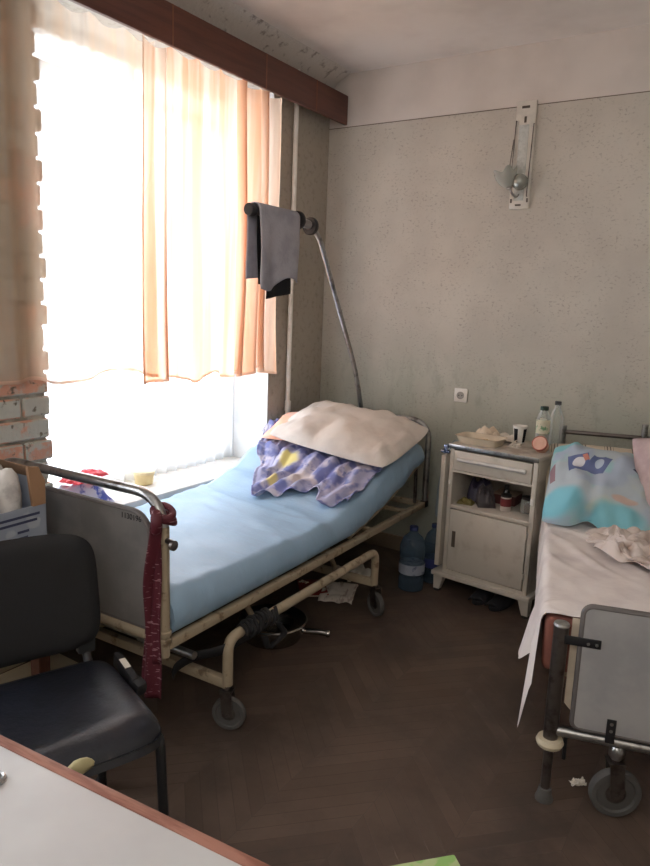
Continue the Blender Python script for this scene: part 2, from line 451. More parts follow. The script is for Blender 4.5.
def pillow_bm(w, l, h, seed=0, pinch=.08, wr=.012, n=41, flat_bottom=.55, M=None, f=1.0, rnd=.07):
    b = MB(); M = M or Matrix.Identity(4)
    def side(sgn):
        def g(u, v):
            a, c = 2*u-1, 2*v-1
            A, C = math.sin(a*PI/2*.999), math.sin(c*PI/2*.999)
            hx = (max(0, 1-abs(A)**2.6))**.62*(max(0, 1-abs(C)**2.6))**.62
            x = w/2*A*(1-pinch*(1-abs(C)**2)) ; y = l/2*C*(1-pinch*(1-abs(A)**2)); q_ = 1-rnd*(A*A*C*C)**1.5; x *= q_; y *= q_
            z = h*(hx)*(1-flat_bottom if sgn > 0 else -flat_bottom)
            if sgn > 0:
                z = h*hx*(1-flat_bottom*.4)
                e = min(1, hx*2.2)
                z += e*wr*(nz(x*7*f+seed, y*7*f, seed)*1.1 + .7*nz(x*19*f, y*13*f, seed+3))
                z -= e*wr*.9*abs(nz(x*9*f+seed*2, y*4*f, 7))
            else: z = -h*hx*flat_bottom*.5
            return M @ Vector((x, y, z))
        return g
    b.grid(side(1), n, n); b.grid(side(-1), n, n)
    bmesh.ops.remove_doubles(b.bm, verts=b.bm.verts, dist=.0008)
    return b

# ------------------------------------------------------------------ left bed
RA = .021
bed = thing('hospital_bed', 'cream metal hospital bed by the window with grey footboard and chrome end rails', 'bed', (.889, -2.243, 0), RA)
def L2W(x, y, z=0):
    return Matrix.Translation((.889, -2.243, 0)) @ Matrix.Rotation(RA, 4, 'Z') @ Vector((x, y, z))
BW = .825; BL = 2.06
def end_loop(y, name, ztop, zb, m, parent):
    b = MB(); b.tube(rpath([(0, y, zb), (0, y, ztop), (-BW, y, ztop), (-BW, y, zb)], .12, 8), .0165, 14)
    return obj(name, b, m, parent)
fe = end_loop(0, 'foot_rail', .871, .56, chrome, bed)
for x in (0, -BW):
    b = MB(); b.tube([(x, 0, .345), (x, 0, .775)], .0185, 14); obj('foot_post', b, cream_worn, bed)
    for zz in (.425, .40):
        b = MB(); b.lathe([(.019, -.008), (.024, -.006), (.024, .006), (.019, .008)], (x, 0, zz), 20); obj('post_collar', b, cream_worn, bed)
    b = MB(); b.tube([(x+.02, -.005, .735), (x+.045, -.01, .735)], .009, 10); b.lathe([(.0, 0), (.016, .002), (.016, .012), (0, .014)], (x+.045, -.012, .728), 14, Matrix.Rotation(PI/2, 3, 'Y')); obj('clamp_knob', b, darkchrome, bed)
# footboard panel with rounded upper corners
def round_panel(x0, x1, z0, z1, r, y, t, rb=None):
    rb = rb if rb is not None else .02; pts = []
    for cx, cz, rr, a0 in ((x1-r, z1-r, r, 0), (x0+r, z1-r, r, 90), (x0+rb, z0+rb, rb, 180), (x1-rb, z0+rb, rb, 270)):
        for k in range(9):
            a = math.radians(a0+90*k/8); pts.append((cx+rr*math.cos(a), y-t/2, cz+rr*math.sin(a)))
    b = MB(); b.poly(pts, (0, 1, 0), t); return b
fb = obj('footboard', round_panel(-BW+.055, -.055, .425, .803, .075, -.002, .018), mat('dark_grey_laminate', s2l(122, 119, 117), .55, 0, s2l(108, 106, 105), 5), bed)
def outline(x0, x1, z0, z1, r, y, rad):
    pts = []
    for cx, cz, rr, a0 in ((x1-r, z1-r, r, 0), (x0+r, z1-r, r, 90), (x0+.02, z0+.02, .02, 180), (x1-.02, z0+.02, .02, 270)):
        for k in range(9):
            a = math.radians(a0+90*k/8); pts.append((cx+rr*math.cos(a), y, cz+rr*math.sin(a)))
    b = MB(); b.tube(pts, rad, 8, closed=True); return b
obj('edge_strip', outline(-BW+.055, -.055, .425, .803, .075, -.002, .0105), mat('panel_edging', s2l(104, 98, 96), .5), fb)
def text_part(body, size, m, parent, loc, rot, name, extr=.0006):
    cu = bpy.data.curves.new(name, 'FONT'); cu.body = body; cu.size = size; cu.extrude = extr; cu.align_x = 'CENTER'; cu.align_y = 'CENTER'
    o = bpy.data.objects.new('tmp', cu); COL.objects.link(o)
    dg = bpy.context.evaluated_depsgraph_get(); me = bpy.data.meshes.new_from_object(o.evaluated_get(dg))
    bpy.data.objects.remove(o); me.materials.clear(); me.materials.append(m); me.name = name
    q = bpy.data.objects.new(name, me); COL.objects.link(q); q.parent = parent; q.location = loc; q.rotation_euler = rot
    return q
ink = mat('black_ink', s2l(20, 20, 26), .8)
text_part('1130196', .026, ink, fb, (-.128, -.0118, .783), (PI/2, 0, 0), 'inventory_number')
b = MB(); b.tube([(-BW+.02, 0, .402), (-.02, 0, .402)], .021, 14); obj('foot_crossbar', b, cream_worn, bed)
for x in (0, -BW):
    b = MB(); b.span((x-.016, .01, .365), (x+.016, BL-.02, .395), .004); r_ = obj('side_rail', b, cream_worn, bed)
    b = MB(); b.span((x-.018, BL-.03, .362), (x+.018, BL+.012, .398), .004); obj('rail_end_cap', b, black, r_)
for y in (.25, .65, 1.05, 1.45, 1.85):
    b = MB(); b.span((-BW+.016, y-.015, .37), (-.016, y+.015, .388), .003); obj('cross_slat', b, cream_worn, bed)
b = MB(); b.span((-BW+.016, BL-.035, .365), (-.016, BL-.005, .395), .003); obj('head_crossbar', b, cream_worn, bed)
end_loop(BL, 'head_rail', .85, .39, chrome, bed)
# raised back section under the mattress head
b = MB(); b.tube(rpath([(-.02, 1.22, .405), (-.02, 1.55, .47), (-.02, 1.98, .615)], .2), .012, 10); b.tube(rpath([(-BW+.02, 1.22, .405), (-BW+.02, 1.55, .47), (-BW+.02, 1.98, .615)], .2), .012, 10); b.tube([(-BW+.02, 1.98, .615), (-.02, 1.98, .615)], .012, 10)
obj('back_section_frame', b, cream_worn, bed)
b = MB(); b.tube([(-.03, 1.98, .60), (-.03, 1.99, .395)], .010, 10); obj('back_support', b, darkchrome, bed)
# underframe
UX = .085
for x in (UX, -BW-.02):
    b = MB(); b.tube(rpath([(x, .215, .172), (x, .215, .339), (x, 1.30, .335), (x, 1.30, .172)], .05, 6), .0185, 12); obj('underframe_side', b, cream_worn, bed)
for y, z in ((.215, .178), (1.30, .18)):
    b = MB(); b.span((-BW-.02, y-.015, z-.018), (UX, y+.015, z+.018), .004); obj('underframe_crossbar', b, cream_worn, bed)
b = MB(); b.tube([(-BW+.1, .12, .30), (.02, .12, .30)], .014, 10); b.tube([(-.35, .12, .30), (-.35, .5, .30)], .012, 10); b.lathe([(.012, -.02), (.02, -.01), (.02, .02), (.012, .03)], (-.22, .12, .30), 12, Matrix.Rotation(PI/2, 3, 'Y')); obj('crank_rod', b, chrome, bed)
for y in (.5, 1.15):
    for x in (-.1, -BW+.1):
        b = MB(); b.tube([(x, y, .372), (x, y+.12, .19)], .012, 10); obj('lift_strut', b, cream_worn, bed)

for x in (UX, -BW-.02):
    for y, yw in ((.225, .35), (1.33, -.5)):
        caster(bed, (x, y, .0605), .06, .172, yw)
# lifting pole with boom
b = MB(); b.tube(rpath([(-.44, 2.085, .40), (-.44, 2.085, .84), (-.44, 1.985, 1.10), (-.44, 1.545, 1.795), (-.44, 1.46, 1.842), (-.44, 1.34, 1.852)], .09, 8), .0135, 14)
lp = obj('lifting_pole', b, chrome, bed)
b = MB(); b.tube([(-.44, 1.36, 1.852), (-.44, 1.0, 1.855)], .0175, 14); obj('boom', b, darkchrome, lp)
def disc(y, z, r, w):
    b = MB(); b.lathe([(r*.5, -w/2), (r*.92, -w/2), (r, -w*.25), (r, w*.25), (r*.92, w/2), (r*.5, w/2)], (-.44, y, z), 24, Matrix.Rotation(PI/2, 3, 'X')); return b
obj('rubber_stop', disc(1.462, 1.838, .043, .026), black, lp)
obj('rubber_stop', disc(1.345, 1.852, .043, .030), black, lp)
obj('end_cap', disc(.985, 1.855, .027, .036), black, lp)
b = MB(); b.tube([(-.44, 1.445, 1.842), (-.44, 1.36, 1.851)], .021, 14); obj('boom_sleeve', b, mat('grey_sleeve', s2l(150, 146, 144), .5), lp)

# mattress on the bed
TOPN = [(-.1, .548), (.05, .546), (.4, .532), (.8, .522), (1.08, .522), (1.3, .572), (1.5, .635), (1.7, .69), (1.9, .735), (2.05, .752)]
TOPF = [(-.1, .552), (.3, .55), (.8, .545), (1.1, .555), (1.3, .60), (1.5, .69), (1.7, .765), (1.9, .81), (2.05, .82)]
BOT = [(-.1, .398), (.7, .40), (1.2, .408), (1.3, .425), (1.47, .465), (1.7, .525), (1.9, .60), (2.05, .63)]
def mtop(x, y):
    k = min(1, max(0, -x/BW)); return lerpk(TOPN, y)*(1-k)+lerpk(TOPF, y)*k
mt = MB(); R = []
for i in range(120):
    y = .035+(1.99-.035)*i/119
    ring = []
    prof = []
    n = 44; x0, x1 = -BW+.015, .005
    e = .0
    if i < 3: e = .022*(1-i/3)
    if i > 116: e = .022*((i-116)/3)
    rr = .034
    for k in range(n+1):
        x = x1-(x1-x0)*k/n
        d = min(x1-x, x-x0); edge = 0
        if d < rr: edge = rr-math.sqrt(max(0, rr*rr-(rr-d)**2))
        w = .0045*nz(x*5, y*9, 1)+.003*nz(x*14, y*22, 5)
        fold = .007*max(0, math.sin(y*34+3*nz(x*2, y*1.5, 8)+x*5))**3*math.exp(-((y-1.15)/.34)**2)
        fold += .004*max(0, math.sin(y*21+x*9+2*nz(x*3, y*3, 2)))**4
        ring.append((x, y, mtop(x, y)-edge+(w+fold)*(1 if d > .01 else .4)-e))
    bz = lerpk(BOT, y)
    zn = ring[-1][2]; zf = ring[0][2]
    pk = .004*math.sin(y*90)+.004*nz(y*20, 1, 1)
    ring += [(x0-.006-pk, y, bz+.6*(zn-bz)), (x0-.006, y, bz+.02), (x0+.02, y, bz)]
    ring += [(x1-.02, y, bz), (x1+.004, y, bz+.02), (x1+.008+pk*.8, y, bz+.6*(zf-bz))]
    R.append(ring)
mt.rings(R)
m_, nt, bb, out = nt_new('blue_mattress_cover'); vec = coords(nt)
c = mixc(nt, ramp(nt, noise_(nt, vec, 3.5, 4), .35, .7), s2l(154, 184, 210), s2l(144, 174, 200))
nt.links.new(c, bb.inputs['Base Color']); bb.inputs['Roughness'].default_value = .48
bump_(nt, bb, noise_(nt, coords(nt, (1, 3, 1)), 12, 4, .6), .30, .012)
o = obj('mattress', mt, m_, None, (.889, -2.243, 0), (0, 0, RA), sharp=70)
tag(o, 'pale blue bare mattress with raised head on the bed by the window', 'mattress')

# printed sheet crumpled over the raised end
m_, nt, bb, c = mat_blobs('blue_print_cloth', s2l(168, 168, 198), [(s2l(110, 116, 168), .46, .62, 13, 0), (s2l(200, 194, 206), .52, .66, 11, 3), (s2l(116, 122, 172), .56, .70, 22, 5)])
sx = N(nt, 'ShaderNodeSeparateXYZ'); tcx = N(nt, 'ShaderNodeTexCoord'); nt.links.new(tcx.outputs['Object'], sx.inputs[0])
def spot(c, col, x, y, r, lo=.75):
    dx = math_(nt, 'SUBTRACT', sx.outputs[0], x); dy = math_(nt, 'SUBTRACT', sx.outputs[1], y)
    d = math_(nt, 'SQRT', math_(nt, 'ADD', math_(nt, 'MULTIPLY', dx, dx), math_(nt, 'MULTIPLY', dy, dy)))
    d = math_(nt, 'ADD', d, math_(nt, 'MULTIPLY', noise_(nt, coords(nt), 22, 2), r*.8))
    f = ramp(nt, d, r*1.5, r*.95); return mixc(nt, f, c, col)
c = spot(c, s2l(222, 210, 140), -.50, 1.42, .06)
c = spot(c, s2l(218, 204, 140), -.47, 1.22, .04)
c = spot(c, s2l(206, 196, 198), -.36, 1.30, .08)
nt.links.new(c, bb.inputs['Base Color'])
b = MB(); b.open = True
def sheet(u, v):   # u across from far to near edge, v from head to foot
    x = -.806+u*(.786)
    fe = lerpk([(0, 1.60), (.15, 1.40), (.42, 1.08), (.55, 1.15), (.74, 1.24), (.86, 1.13), (1, 1.20)], u)+.025*nz(u*12, 1, 3)
    y = 1.84+(fe-1.84)*v
    fold = .012*(1+math.sin(u*52+5*nz(u*3, v*2, 2)+v*7))*(.35+.65*v)*(.5+.8*abs(nz(u*5, v*3, 9))+.5)
    fold += .030*max(0, nz(u*8, v*5, 4))+.012*nz(u*24, v*12, 1)
    lift = .012+.012*math.sin(v*PI)
    return (x+.012*nz(v*5, u*5, 9), y+.01*nz(u*14, v*4, 2), mtop(x, y)+lift+fold)
b.grid(sheet, 170, 90)
o = obj('bedsheet', b, m_, None, (.889, -2.243, 0), (0, 0, RA), sharp=180, thick=.004)
tag(o, 'crumpled blue and lilac printed bedsheet with yellow patches under the beige pillow', 'bedsheet')
# peach pillow peeping out under the beige one
tilt = Matrix.Rotation(math.radians(17), 4, 'X')
pm = mat('peach_cloth', s2l(240, 178, 150), .9, 0, s2l(226, 190, 176), 6)
M = Matrix.Translation((-.595, 1.685, .79)) @ Matrix.Rotation(math.radians(8), 4, 'Z') @ tilt
o = obj('pillow', pillow_bm(.37, .36, .07, 4, M=M), pm, None, (.889, -2.243, 0), (0, 0, RA), sharp=180)
tag(o, 'small peach pillow mostly hidden beneath the big beige pillow', 'pillow')
cm = mat('beige_pillowcase', s2l(216, 208, 200), .9, 0, s2l(202, 192, 184), 4, bump=.35, bscale=16)
M = Matrix.Translation((-.315, 1.715, .80)) @ Matrix.Rotation(math.radians(-2), 4, 'Z') @ Matrix.Rotation(math.radians(6), 4, 'Y') @ Matrix.Rotation(math.radians(15.5), 4, 'X')
o = obj('pillow', pillow_bm(.76, .54, .125, 11, wr=.022, M=M, pinch=.02, rnd=.085), cm, None, (.889, -2.243, 0), (0, 0, RA), sharp=180)
tag(o, 'large wrinkled beige pillow on the raised head of the window bed', 'pillow')

# maroon tie knotted on the foot post
tm = N
m_, nt, bb, out = nt_new('maroon_tie_silk'); vec = coords(nt, (1, .5, 1))
mp = N(nt, 'ShaderNodeMapping'); mp.inputs['Rotation'].default_value = (0, .7, 0); mp.inputs['Scale'].default_value = (1.2, 1, 4); nt.links.new(vec, mp.inputs[0])
fl = ramp(nt, noise_(nt, mp.outputs[0], 40, 1), .62, .68)
nt.links.new(mixc(nt, fl, s2l(84, 24, 38), s2l(150, 112, 118)), bb.inputs['Base Color']); bb.inputs['Roughness'].default_value = .6
t = thing('necktie', 'maroon necktie with pale flecks knotted round the footboard post', 'tie', (.889, -2.243, 0), RA)
b = MB(); b.open = True
def tie(u, v):
    z = .80-.585*v
    cx = lerpk([(0, .0), (.42, -.034), (1, -.03)], v); w = .013+.030*v+.003*math.sin(v*9)
    x = cx+(u-.5)*2*w
    y = -.036-.018*math.cos((u-.5)*PI*2.4)*(1-v*.4)-.006*math.sin(v*7)
    return (x, y, z)
b.grid(tie, 16, 40); obj('blade', b, m_, t, thick=.003, sharp=180)
b = MB(); b.open = True
b.grid(lambda u, v: (-.004+(u-.5)*.022*(1+v)+.006*math.sin(v*6), -.026-.004*math.sin(u*6)-.004*v, .79-.46*v), 8, 24); obj('tail', b, m_, t, thick=.003, sharp=180)
b = MB()
for q in range(3):
    b.tube([(.030*math.cos(a)*(1+.12*math.sin(a*3+q)), .030*math.sin(a)*(1+.1*math.cos(a*2)), .795+q*.014-.012*math.sin(a+q)) for a in [2*PI*k/22 for k in range(22)]], .0105, 8, closed=True)
b.tube(crv([(.0, -.03, .83), (.015, -.045, .81), (.012, -.043, .78), (-.005, -.036, .77)], 5), [.012, .014, .016, .017, .018, .018, .018, .018, .017, .016, .016, .016, .015, .014, .013, .012], 10)
obj('knot', b, m_, t, sharp=180)

# black strap wound on the underframe
t = thing('strap', 'black strap wound round the bed underframe with one loose end hanging', 'strap', (.889, -2.243, 0), RA)
sm = mat('black_webbing', s2l(26, 25, 28), .8)
b = MB(); P = []
for k in range(90):
    a = k/89*2*PI*4.2; P.append((UX+.027*math.cos(a)+.003*math.sin(k), .30+.17*k/89, .339+.027*math.sin(a)))
b.tube(P, .0075, 8); b.tube([(p[0]+.003, p[1]-.02, p[2]-.004) for p in P], .0075, 8); obj('winding', b, sm, t)
b = MB(); b.open = True
cl = crv([(UX+.02, .31, .325), (UX-.01, .20, .305), (UX-.10, .15, .27), (UX-.155, .13, .225), (UX-.17, .125, .19)], 8)
b.rings([[p+Vector((0, -.004, .018)), p+Vector((.002, .0, 0)), p+Vector((0, .004, -.018))] for p in cl], False, False)
obj('loose_end', b, sm, t, thick=.003)
b = MB(); b.open = True
cl = crv([(UX+.03, .44, .32), (UX+.04, .47, .27), (UX+.02, .42, .235), (UX+.035, .38, .25), (UX+.03, .36, .30)], 8)
b.rings([[p+Vector((0, 0, .0)) , p+Vector((.02, .014, 0))] for p in cl], False, False); obj('loop', b, sm, t, thick=.003)

# towels on the boom
def boom_cloth(y0, y1, drop_f, drop_b, r, seed, skew=0):
    b = MB(); b.open = True
    def f(u, v):
        y = y0+(y1-y0)*u
        tot = drop_f(u)+drop_b(u)+PI*r; s = v*tot
        if s < drop_b(u): d = drop_b(u)-s; x, z = -r, -d
        elif s < drop_b(u)+PI*r: a = (s-drop_b(u))/r; x, z = -r*math.cos(a), r*math.sin(a)
        else: d = s-drop_b(u)-PI*r; x, z = r, -d
        dd = max(0, -z)
        x += (.012*math.sin(u*9+1)+.010*nz(u*5, z*5, 1))*min(1, dd*6)*(.5 if seed == 4 else 1)*(1 if x > 0 else -.3)
        y2 = y+.018*math.sin(dd*14+seed)*dd*1.5 + skew*dd
        return (-.44+x, y2, 1.854+z)
    b.grid(f, 26, 60); return b
gm = mat('grey_towelling', s2l(170, 169, 178), .95, 0, s2l(154, 153, 162), 9, bump=.3, bscale=90)
o = obj('towel', boom_cloth(1.005, 1.315, lambda u: .33-.05*u+.02*math.sin(u*7), lambda u: .29-.03*u, .034, 1, .03), gm, None, (.889, -2.243, 0), (0, 0, RA), sharp=180, thick=.006)
tag(o, 'grey towel folded over the end of the lifting pole above the bed', 'towel')
bk = mat('black_cloth', s2l(22, 21, 25), .95)
o = obj('towel', boom_cloth(1.06, 1.26, lambda u: .375-.03*u, lambda u: .31, .0205, 4, .03), bk, None, (.889, -2.243, 0), (0, 0, RA), sharp=180, thick=.003)
o.name = 'black_cloth'
tag(o, 'black cloth hanging beneath the grey towel on the lifting pole', 'cloth')
# ------------------------------------------------------------------ things under and around the left bed
st = mat('stainless_steel', s2l(176, 172, 168), .22, 1, s2l(150, 146, 142), 8)
t = thing('bedpan', 'round stainless steel bedpan on the floor under the window bed', 'bedpan', (.68, -1.38, 0), .5)
b = MB(); b.lathe([(.105, .001), (.125, .004), (.148, .05), (.155, .085), (.150, .09), (.10, .082), (.094, .078), (.098, .07), (.140, .045), (.118, .012), (.0, .010)], n=40); obj('basin', b, st, t)
b = MB(); b.tube(rpath([(.14, -.035, .055), (.215, -.045, .06), (.25, -.05, .058)], .02), .013, 12); b.lathe([(.015, -.008), (.017, 0), (.015, .008)], (.25, -.05, .058), 14, Matrix.Rotation(PI/2, 3, 'Y')); obj('handle', b, st, t)
def leaf(name, label, cat, loc, rz, w, l, h, m, seed, curl=.03, parent=None):
    b = MB(); b.open = True
    b.grid(lambda u, v: ((u-.5)*w+.01*nz(v*4, u*3, seed), (v-.5)*l+.01*nz(u*4, v*3, seed+2), h+.004+curl*abs(nz(u*3, v*3, seed))), 18, 18)
    o = obj(name, b, m, None, loc, (0, 0, rz), sharp=60, thick=.002); tag(o, label, cat); return o
pap = mat('printed_paper', s2l(214, 205, 196), .85, 0, s2l(176, 160, 150), 40, .55, .65, (1, .2, 1))
leaf('newspaper', 'creased newspaper sheet on the floor under the head of the window bed', 'newspaper', (.665, -.79, .0), .4, .17, .26, .0, pap, 2)
leaf('paper_sheet', 'crumpled white paper beyond the newspaper under the window bed', 'paper', (.60, -.52, .0), .9, .16, .22, .002, paper, 6, .06)
t = thing('magazine', 'red covered magazine lying left of the newspaper under the window bed', 'magazine', (.53, -.83, 0), .7)
b = MB(); b.span((-.07, -.1, .002), (.07, .1, .01), .001); obj('pages', b, paper, t)
b = MB(); b.span((-.072, -.102, .0101), (.072, .102, .0118), .0005); obj('cover', b, mat('red_cover', s2l(140, 46, 40), .6), t)
leaf('paper_scrap', 'tiny white paper scrap on the floor beneath the bed middle', 'paper', (.455, -.80, 0), .2, .05, .03, 0, paper, 9, .02)
leaf('paper_scrap', 'small torn paper scrap on the floor beside the big caster of the right bed', 'paper', (2.05, -1.60, 0), .7, .045, .028, 0, paper, 12, .02)

# ------------------------------------------------------------------ window sill things
rb = mat('red_plastic', s2l(226, 40, 58), .4)
def bag_bm(w, l, h, seed, n=28, p=.7):
    b = MB()
    def g(s):
        def f(u, v):
            a, c = 2*u-1, 2*v-1
            q = max(0, (1-abs(a)**3)*(1-abs(c)**3))**p
            z = h*q*(.75+.5*nz(a*2+seed, c*2, seed)) if s > 0 else .001
            return (a*w/2+.02*w*nz(c*4, seed, 1), c*l/2+.03*l*nz(a*4, seed, 2), z+(.006*nz(a*9, c*9, seed)*min(1, q*2) if s > 0 else 0))
        return f
    b.grid(g(1), n, n); b.grid(g(-1), n, n)
    bmesh.ops.remove_doubles(b.bm, verts=b.bm.verts, dist=.0006)
    return b
bw = mat('blue_white_plastic', s2l(220, 222, 240), .35, 0, s2l(84, 100, 190), 9, .52, .6)
o = obj('plastic_bag', bag_bm(.15, .30, .125, 3), bw, None, (-.105, -1.79, SILL), sharp=60); tag(o, 'white and blue plastic bag on the window sill under the red packet', 'bag')
o = obj('packet', bag_bm(.11, .22, .036, 8, p=.5), rb, None, (-.105, -1.745, SILL+.118), (.0, .0, .25), sharp=60); tag(o, 'red plastic packet on top of the white and blue bag on the sill', 'packet')
t = thing('tub', 'round yellowish plastic tub standing on the window sill behind the mattress', 'tub', (-.17, -1.335, SILL))
b = MB(); b.lathe([(.04, 0), (.044, .003), (.05, .055), (.052, .058), (.048, .058), (.042, .004)], n=28); obj('cup', b, mat('pale_yellow_plastic', s2l(236, 216, 160), .4), t)
b = MB(); b.lathe([(.054, .054), (.055, .066), (.048, .070), (.0, .071)], n=28); obj('lid', b, mat('yellow_lid', s2l(240, 224, 180), .4), t)

# ------------------------------------------------------------------ stool with box behind the chair
t = thing('stool', 'low brown wooden stool behind the black chair holding the cardboard box', 'stool', (.36, -2.555, .0125), .03)
wd = brownwood
for x in (-.15, .15):
    for y in (-.13, .13):
        b = MB(); b.span((x-.022, y-.022, 0), (x+.022, y+.022, .58), .003); obj('leg', b, wd, t)
b = MB(); b.span((-.185, -.165, .58), (.185, .165, .605), .006); obj('seat', b, wd, t)
b = MB(); b.span((-.13, -.142, .50), (.13, -.122, .57)); b.span((-.13, .122, .50), (.13, .142, .57)); b.span((-.16, -.11, .50), (-.14, .11, .57)); b.span((.14, -.11, .50), (.16, .11, .57)); obj('apron', b, wd, t)
bxm, nt, bb, c = mat_blobs('box_print', s2l(150, 158, 172), [(s2l(120, 128, 146), .5, .62, 5, 0), (s2l(172, 178, 186), .58, .64, 12, 4)])
t = thing('cardboard_box', 'open grey-blue printed cardboard box with brown flap left of the footboard', 'box', (.35, -2.545, .618), .03)
b = MB()
bx, by, bh = .17, .155, .27
for a, c_ in (((-bx, -by, 0), (bx, by, .004)), ((-bx, -by, 0), (bx, -by+.004, bh)), ((-bx, by-.004, 0), (bx, by, bh)), ((-bx, -by, 0), (-bx+.004, by, bh)), ((bx-.004, -by, 0), (bx, by, bh-.075))): b.span(a, c_)
cs = obj('carton', b, bxm, t)
brown = mat('brown_cardboard', s2l(150, 116, 88), .9)
b = MB(); b.poly([(-bx, by, bh), (bx, by, bh), (bx-.01, by-.045, bh+.05), (-bx+.03, by-.05, bh+.055)], (0, -1, .1), .004); obj('flap', b, brown, t)
b = MB(); b.poly([(bx-.006, by-.05, bh-.075), (bx-.006, by-.005, bh-.075), (bx-.006, by-.005, bh), (bx-.016, by-.02, bh+.045), (bx-.02, by-.055, bh+.05)], (1, 0, 0), .012); obj('flap', b, brown, t)
for i, (zz, y0, y1) in enumerate(((.165, -.06, .13), (.147, -.06, .12), (.118, .05, .09), (.098, .05, .085), (.072, .05, .12), (.056, .05, .125), (.04, .05, .115), (.02, .05, .12))):
    b = MB(); b.span((bx+.0002, y0, zz), (bx+.0012, y1, zz+.008)); obj('printed_line', b, mat('dark_print', s2l(62, 66, 92), .8), cs)
b = MB(); b.poly([(bx, -.12, .0), (bx, .0, .0), (bx, .035, .04), (bx, .02, .09), (bx, -.05, .11), (bx, -.12, .09)], (1, 0, 0), .001); obj('printed_picture', b, mat('green_print', s2l(150, 156, 100), .8, 0, s2l(188, 182, 112), 20), cs)
for i, (x, y, a) in enumerate(((.118, .072, .2), (.11, -.02, -.3), (.02, .07, .5))):
    b = MB()
    Mx = Matrix.Translation((x, y, .135)) @ Matrix.Rotation(a, 4, 'Z') @ Matrix.Rotation(.1*(i-1), 4, 'Y')
    b.lathe([(.026, 0), (.036, .03), (.042, .09), (.036, .15), (.020, .175), (.0, .18)], n=16, M=None)
    bmesh.ops.transform(b.bm, matrix=Matrix.Diagonal((.7, 1, 1, 1)), verts=b.bm.verts)
    for v in b.bm.verts: v.co.x += .006*nz(v.co.x*30+i, v.co.y*30, v.co.z*30)
    bmesh.ops.transform(b.bm, matrix=Mx, verts=b.bm.verts)
    o = obj('wrapped_bundle', b, mat('white_tissue', s2l(214, 210, 206), .85, 0, s2l(178, 174, 172), 15, bump=.3), None, (.35, -2.545, .618), (0, 0, .03), sharp=70)
    tag(o, ['white wrapped bundle poking out of the box beside its brown flap', 'white wrapped bundle at the near left end of the open box', 'white wrapped bundle at the back of the open box'][i], 'bundle', None)
t = tag(obj('wooden_board', MB().span((-.11, -.42, 0), (.36, .36, .012), .003), mat('pale_board', s2l(222, 212, 190), .6, 0, s2l(202, 188, 162), 4, stretch=(1, .1, 1)), None, (.145, -2.40, 0), (0, 0, -.03)), 'pale wooden board lying on the floor below the bare brick wall', 'board')

# ------------------------------------------------------------------ black chair
FX = Vector((.937, -.349, 0)); ang = math.atan2(FX.y, FX.x)
# local: +x forward, +y toward the far side, origin at rear-far seat corner on the floor
ch = thing('office_chair', 'black vinyl visitor chair with padded back in front of the white table', 'chair', (.897, -2.472, 0), ang)
SW, SD, SZ = .47, .43, .462
b = MB(); R = []
def seat_bm():
    b = MB(); n = 30
    def g(s):
        def f(u, v):
            a, c = 2*u-1, 2*v-1
            k = max(1e-6, (abs(a)**7+abs(c)**7))**(1/7); m_ = max(abs(a), abs(c), 1e-6); q = m_/k
            x = SD/2+a*q*SD/2; y = -SW/2+c*q*SW/2
            e = max(0, 1-max(abs(a), abs(c))**10)
            if s > 0:
                z = SZ-.03+.034*e**.35 - .012*math.exp(-(a*a*2+c*c*2))*e
                if a > .55: z -= .028*((a-.55)/.45)**2
            else: z = SZ-.034-.018*e**.3
            return (x, y, z)
        return f
    b.grid(g(1), n, n); b.grid(g(-1), n, n)
    bmesh.ops.remove_doubles(b.bm, verts=b.bm.verts, dist=.002)
    return b
se = obj('seat', seat_bm(), vinyl, ch, sharp=60)
b = MB(); b.lathe([(.001, -1), (.55, -.82), (.85, -.45), (1, 0), (.88, .4), (.5, .85), (.001, 1)], n=18)
for v in b.bm.verts: v.co *= 1+.15*nz(v.co.x*2, v.co.y*2, v.co.z*2)
bmesh.ops.transform(b.bm, matrix=Matrix.Translation((SD-.009, -.215, SZ-.03)) @ Matrix.Rotation(PI/2, 4, 'X') @ Matrix.Diagonal((.012, .019, .032, 1)), verts=b.bm.verts)
q = obj('exposed_foam', b, mat('yellow_foam', s2l(196, 184, 140), .9), se); q['label'] = 'yellow foam showing through a tear'
def back_bm():
    b = MB(); n = 28
    bw, bh = .47, .335
    def g(s):
        def f(u, v):
            a, c = 2*u-1, 2*v-1
            p_ = 5
            k = max(1e-6, (abs(a)**p_+abs(c)**p_))**(1/p_); m_ = max(abs(a), abs(c), 1e-6); q = m_/k
            y = -SW/2+a*q*bw/2; h = .632+c*q*bh/2
            e = max(0, 1-max(abs(a), abs(c))**8)**.4
            x = -.055-(h-.5)*.20 + .03*(a*a-.4)*.8 + (.026*e if s > 0 else -.016*e)
            return (x, y, h)
        return f
    b.grid(g(1), n, n); b.grid(g(-1), n, n)
    bmesh.ops.remove_doubles(b.bm, verts=b.bm.verts, dist=.002)
    return b
obj('backrest', back_bm(), vinyl_back, ch, sharp=60)
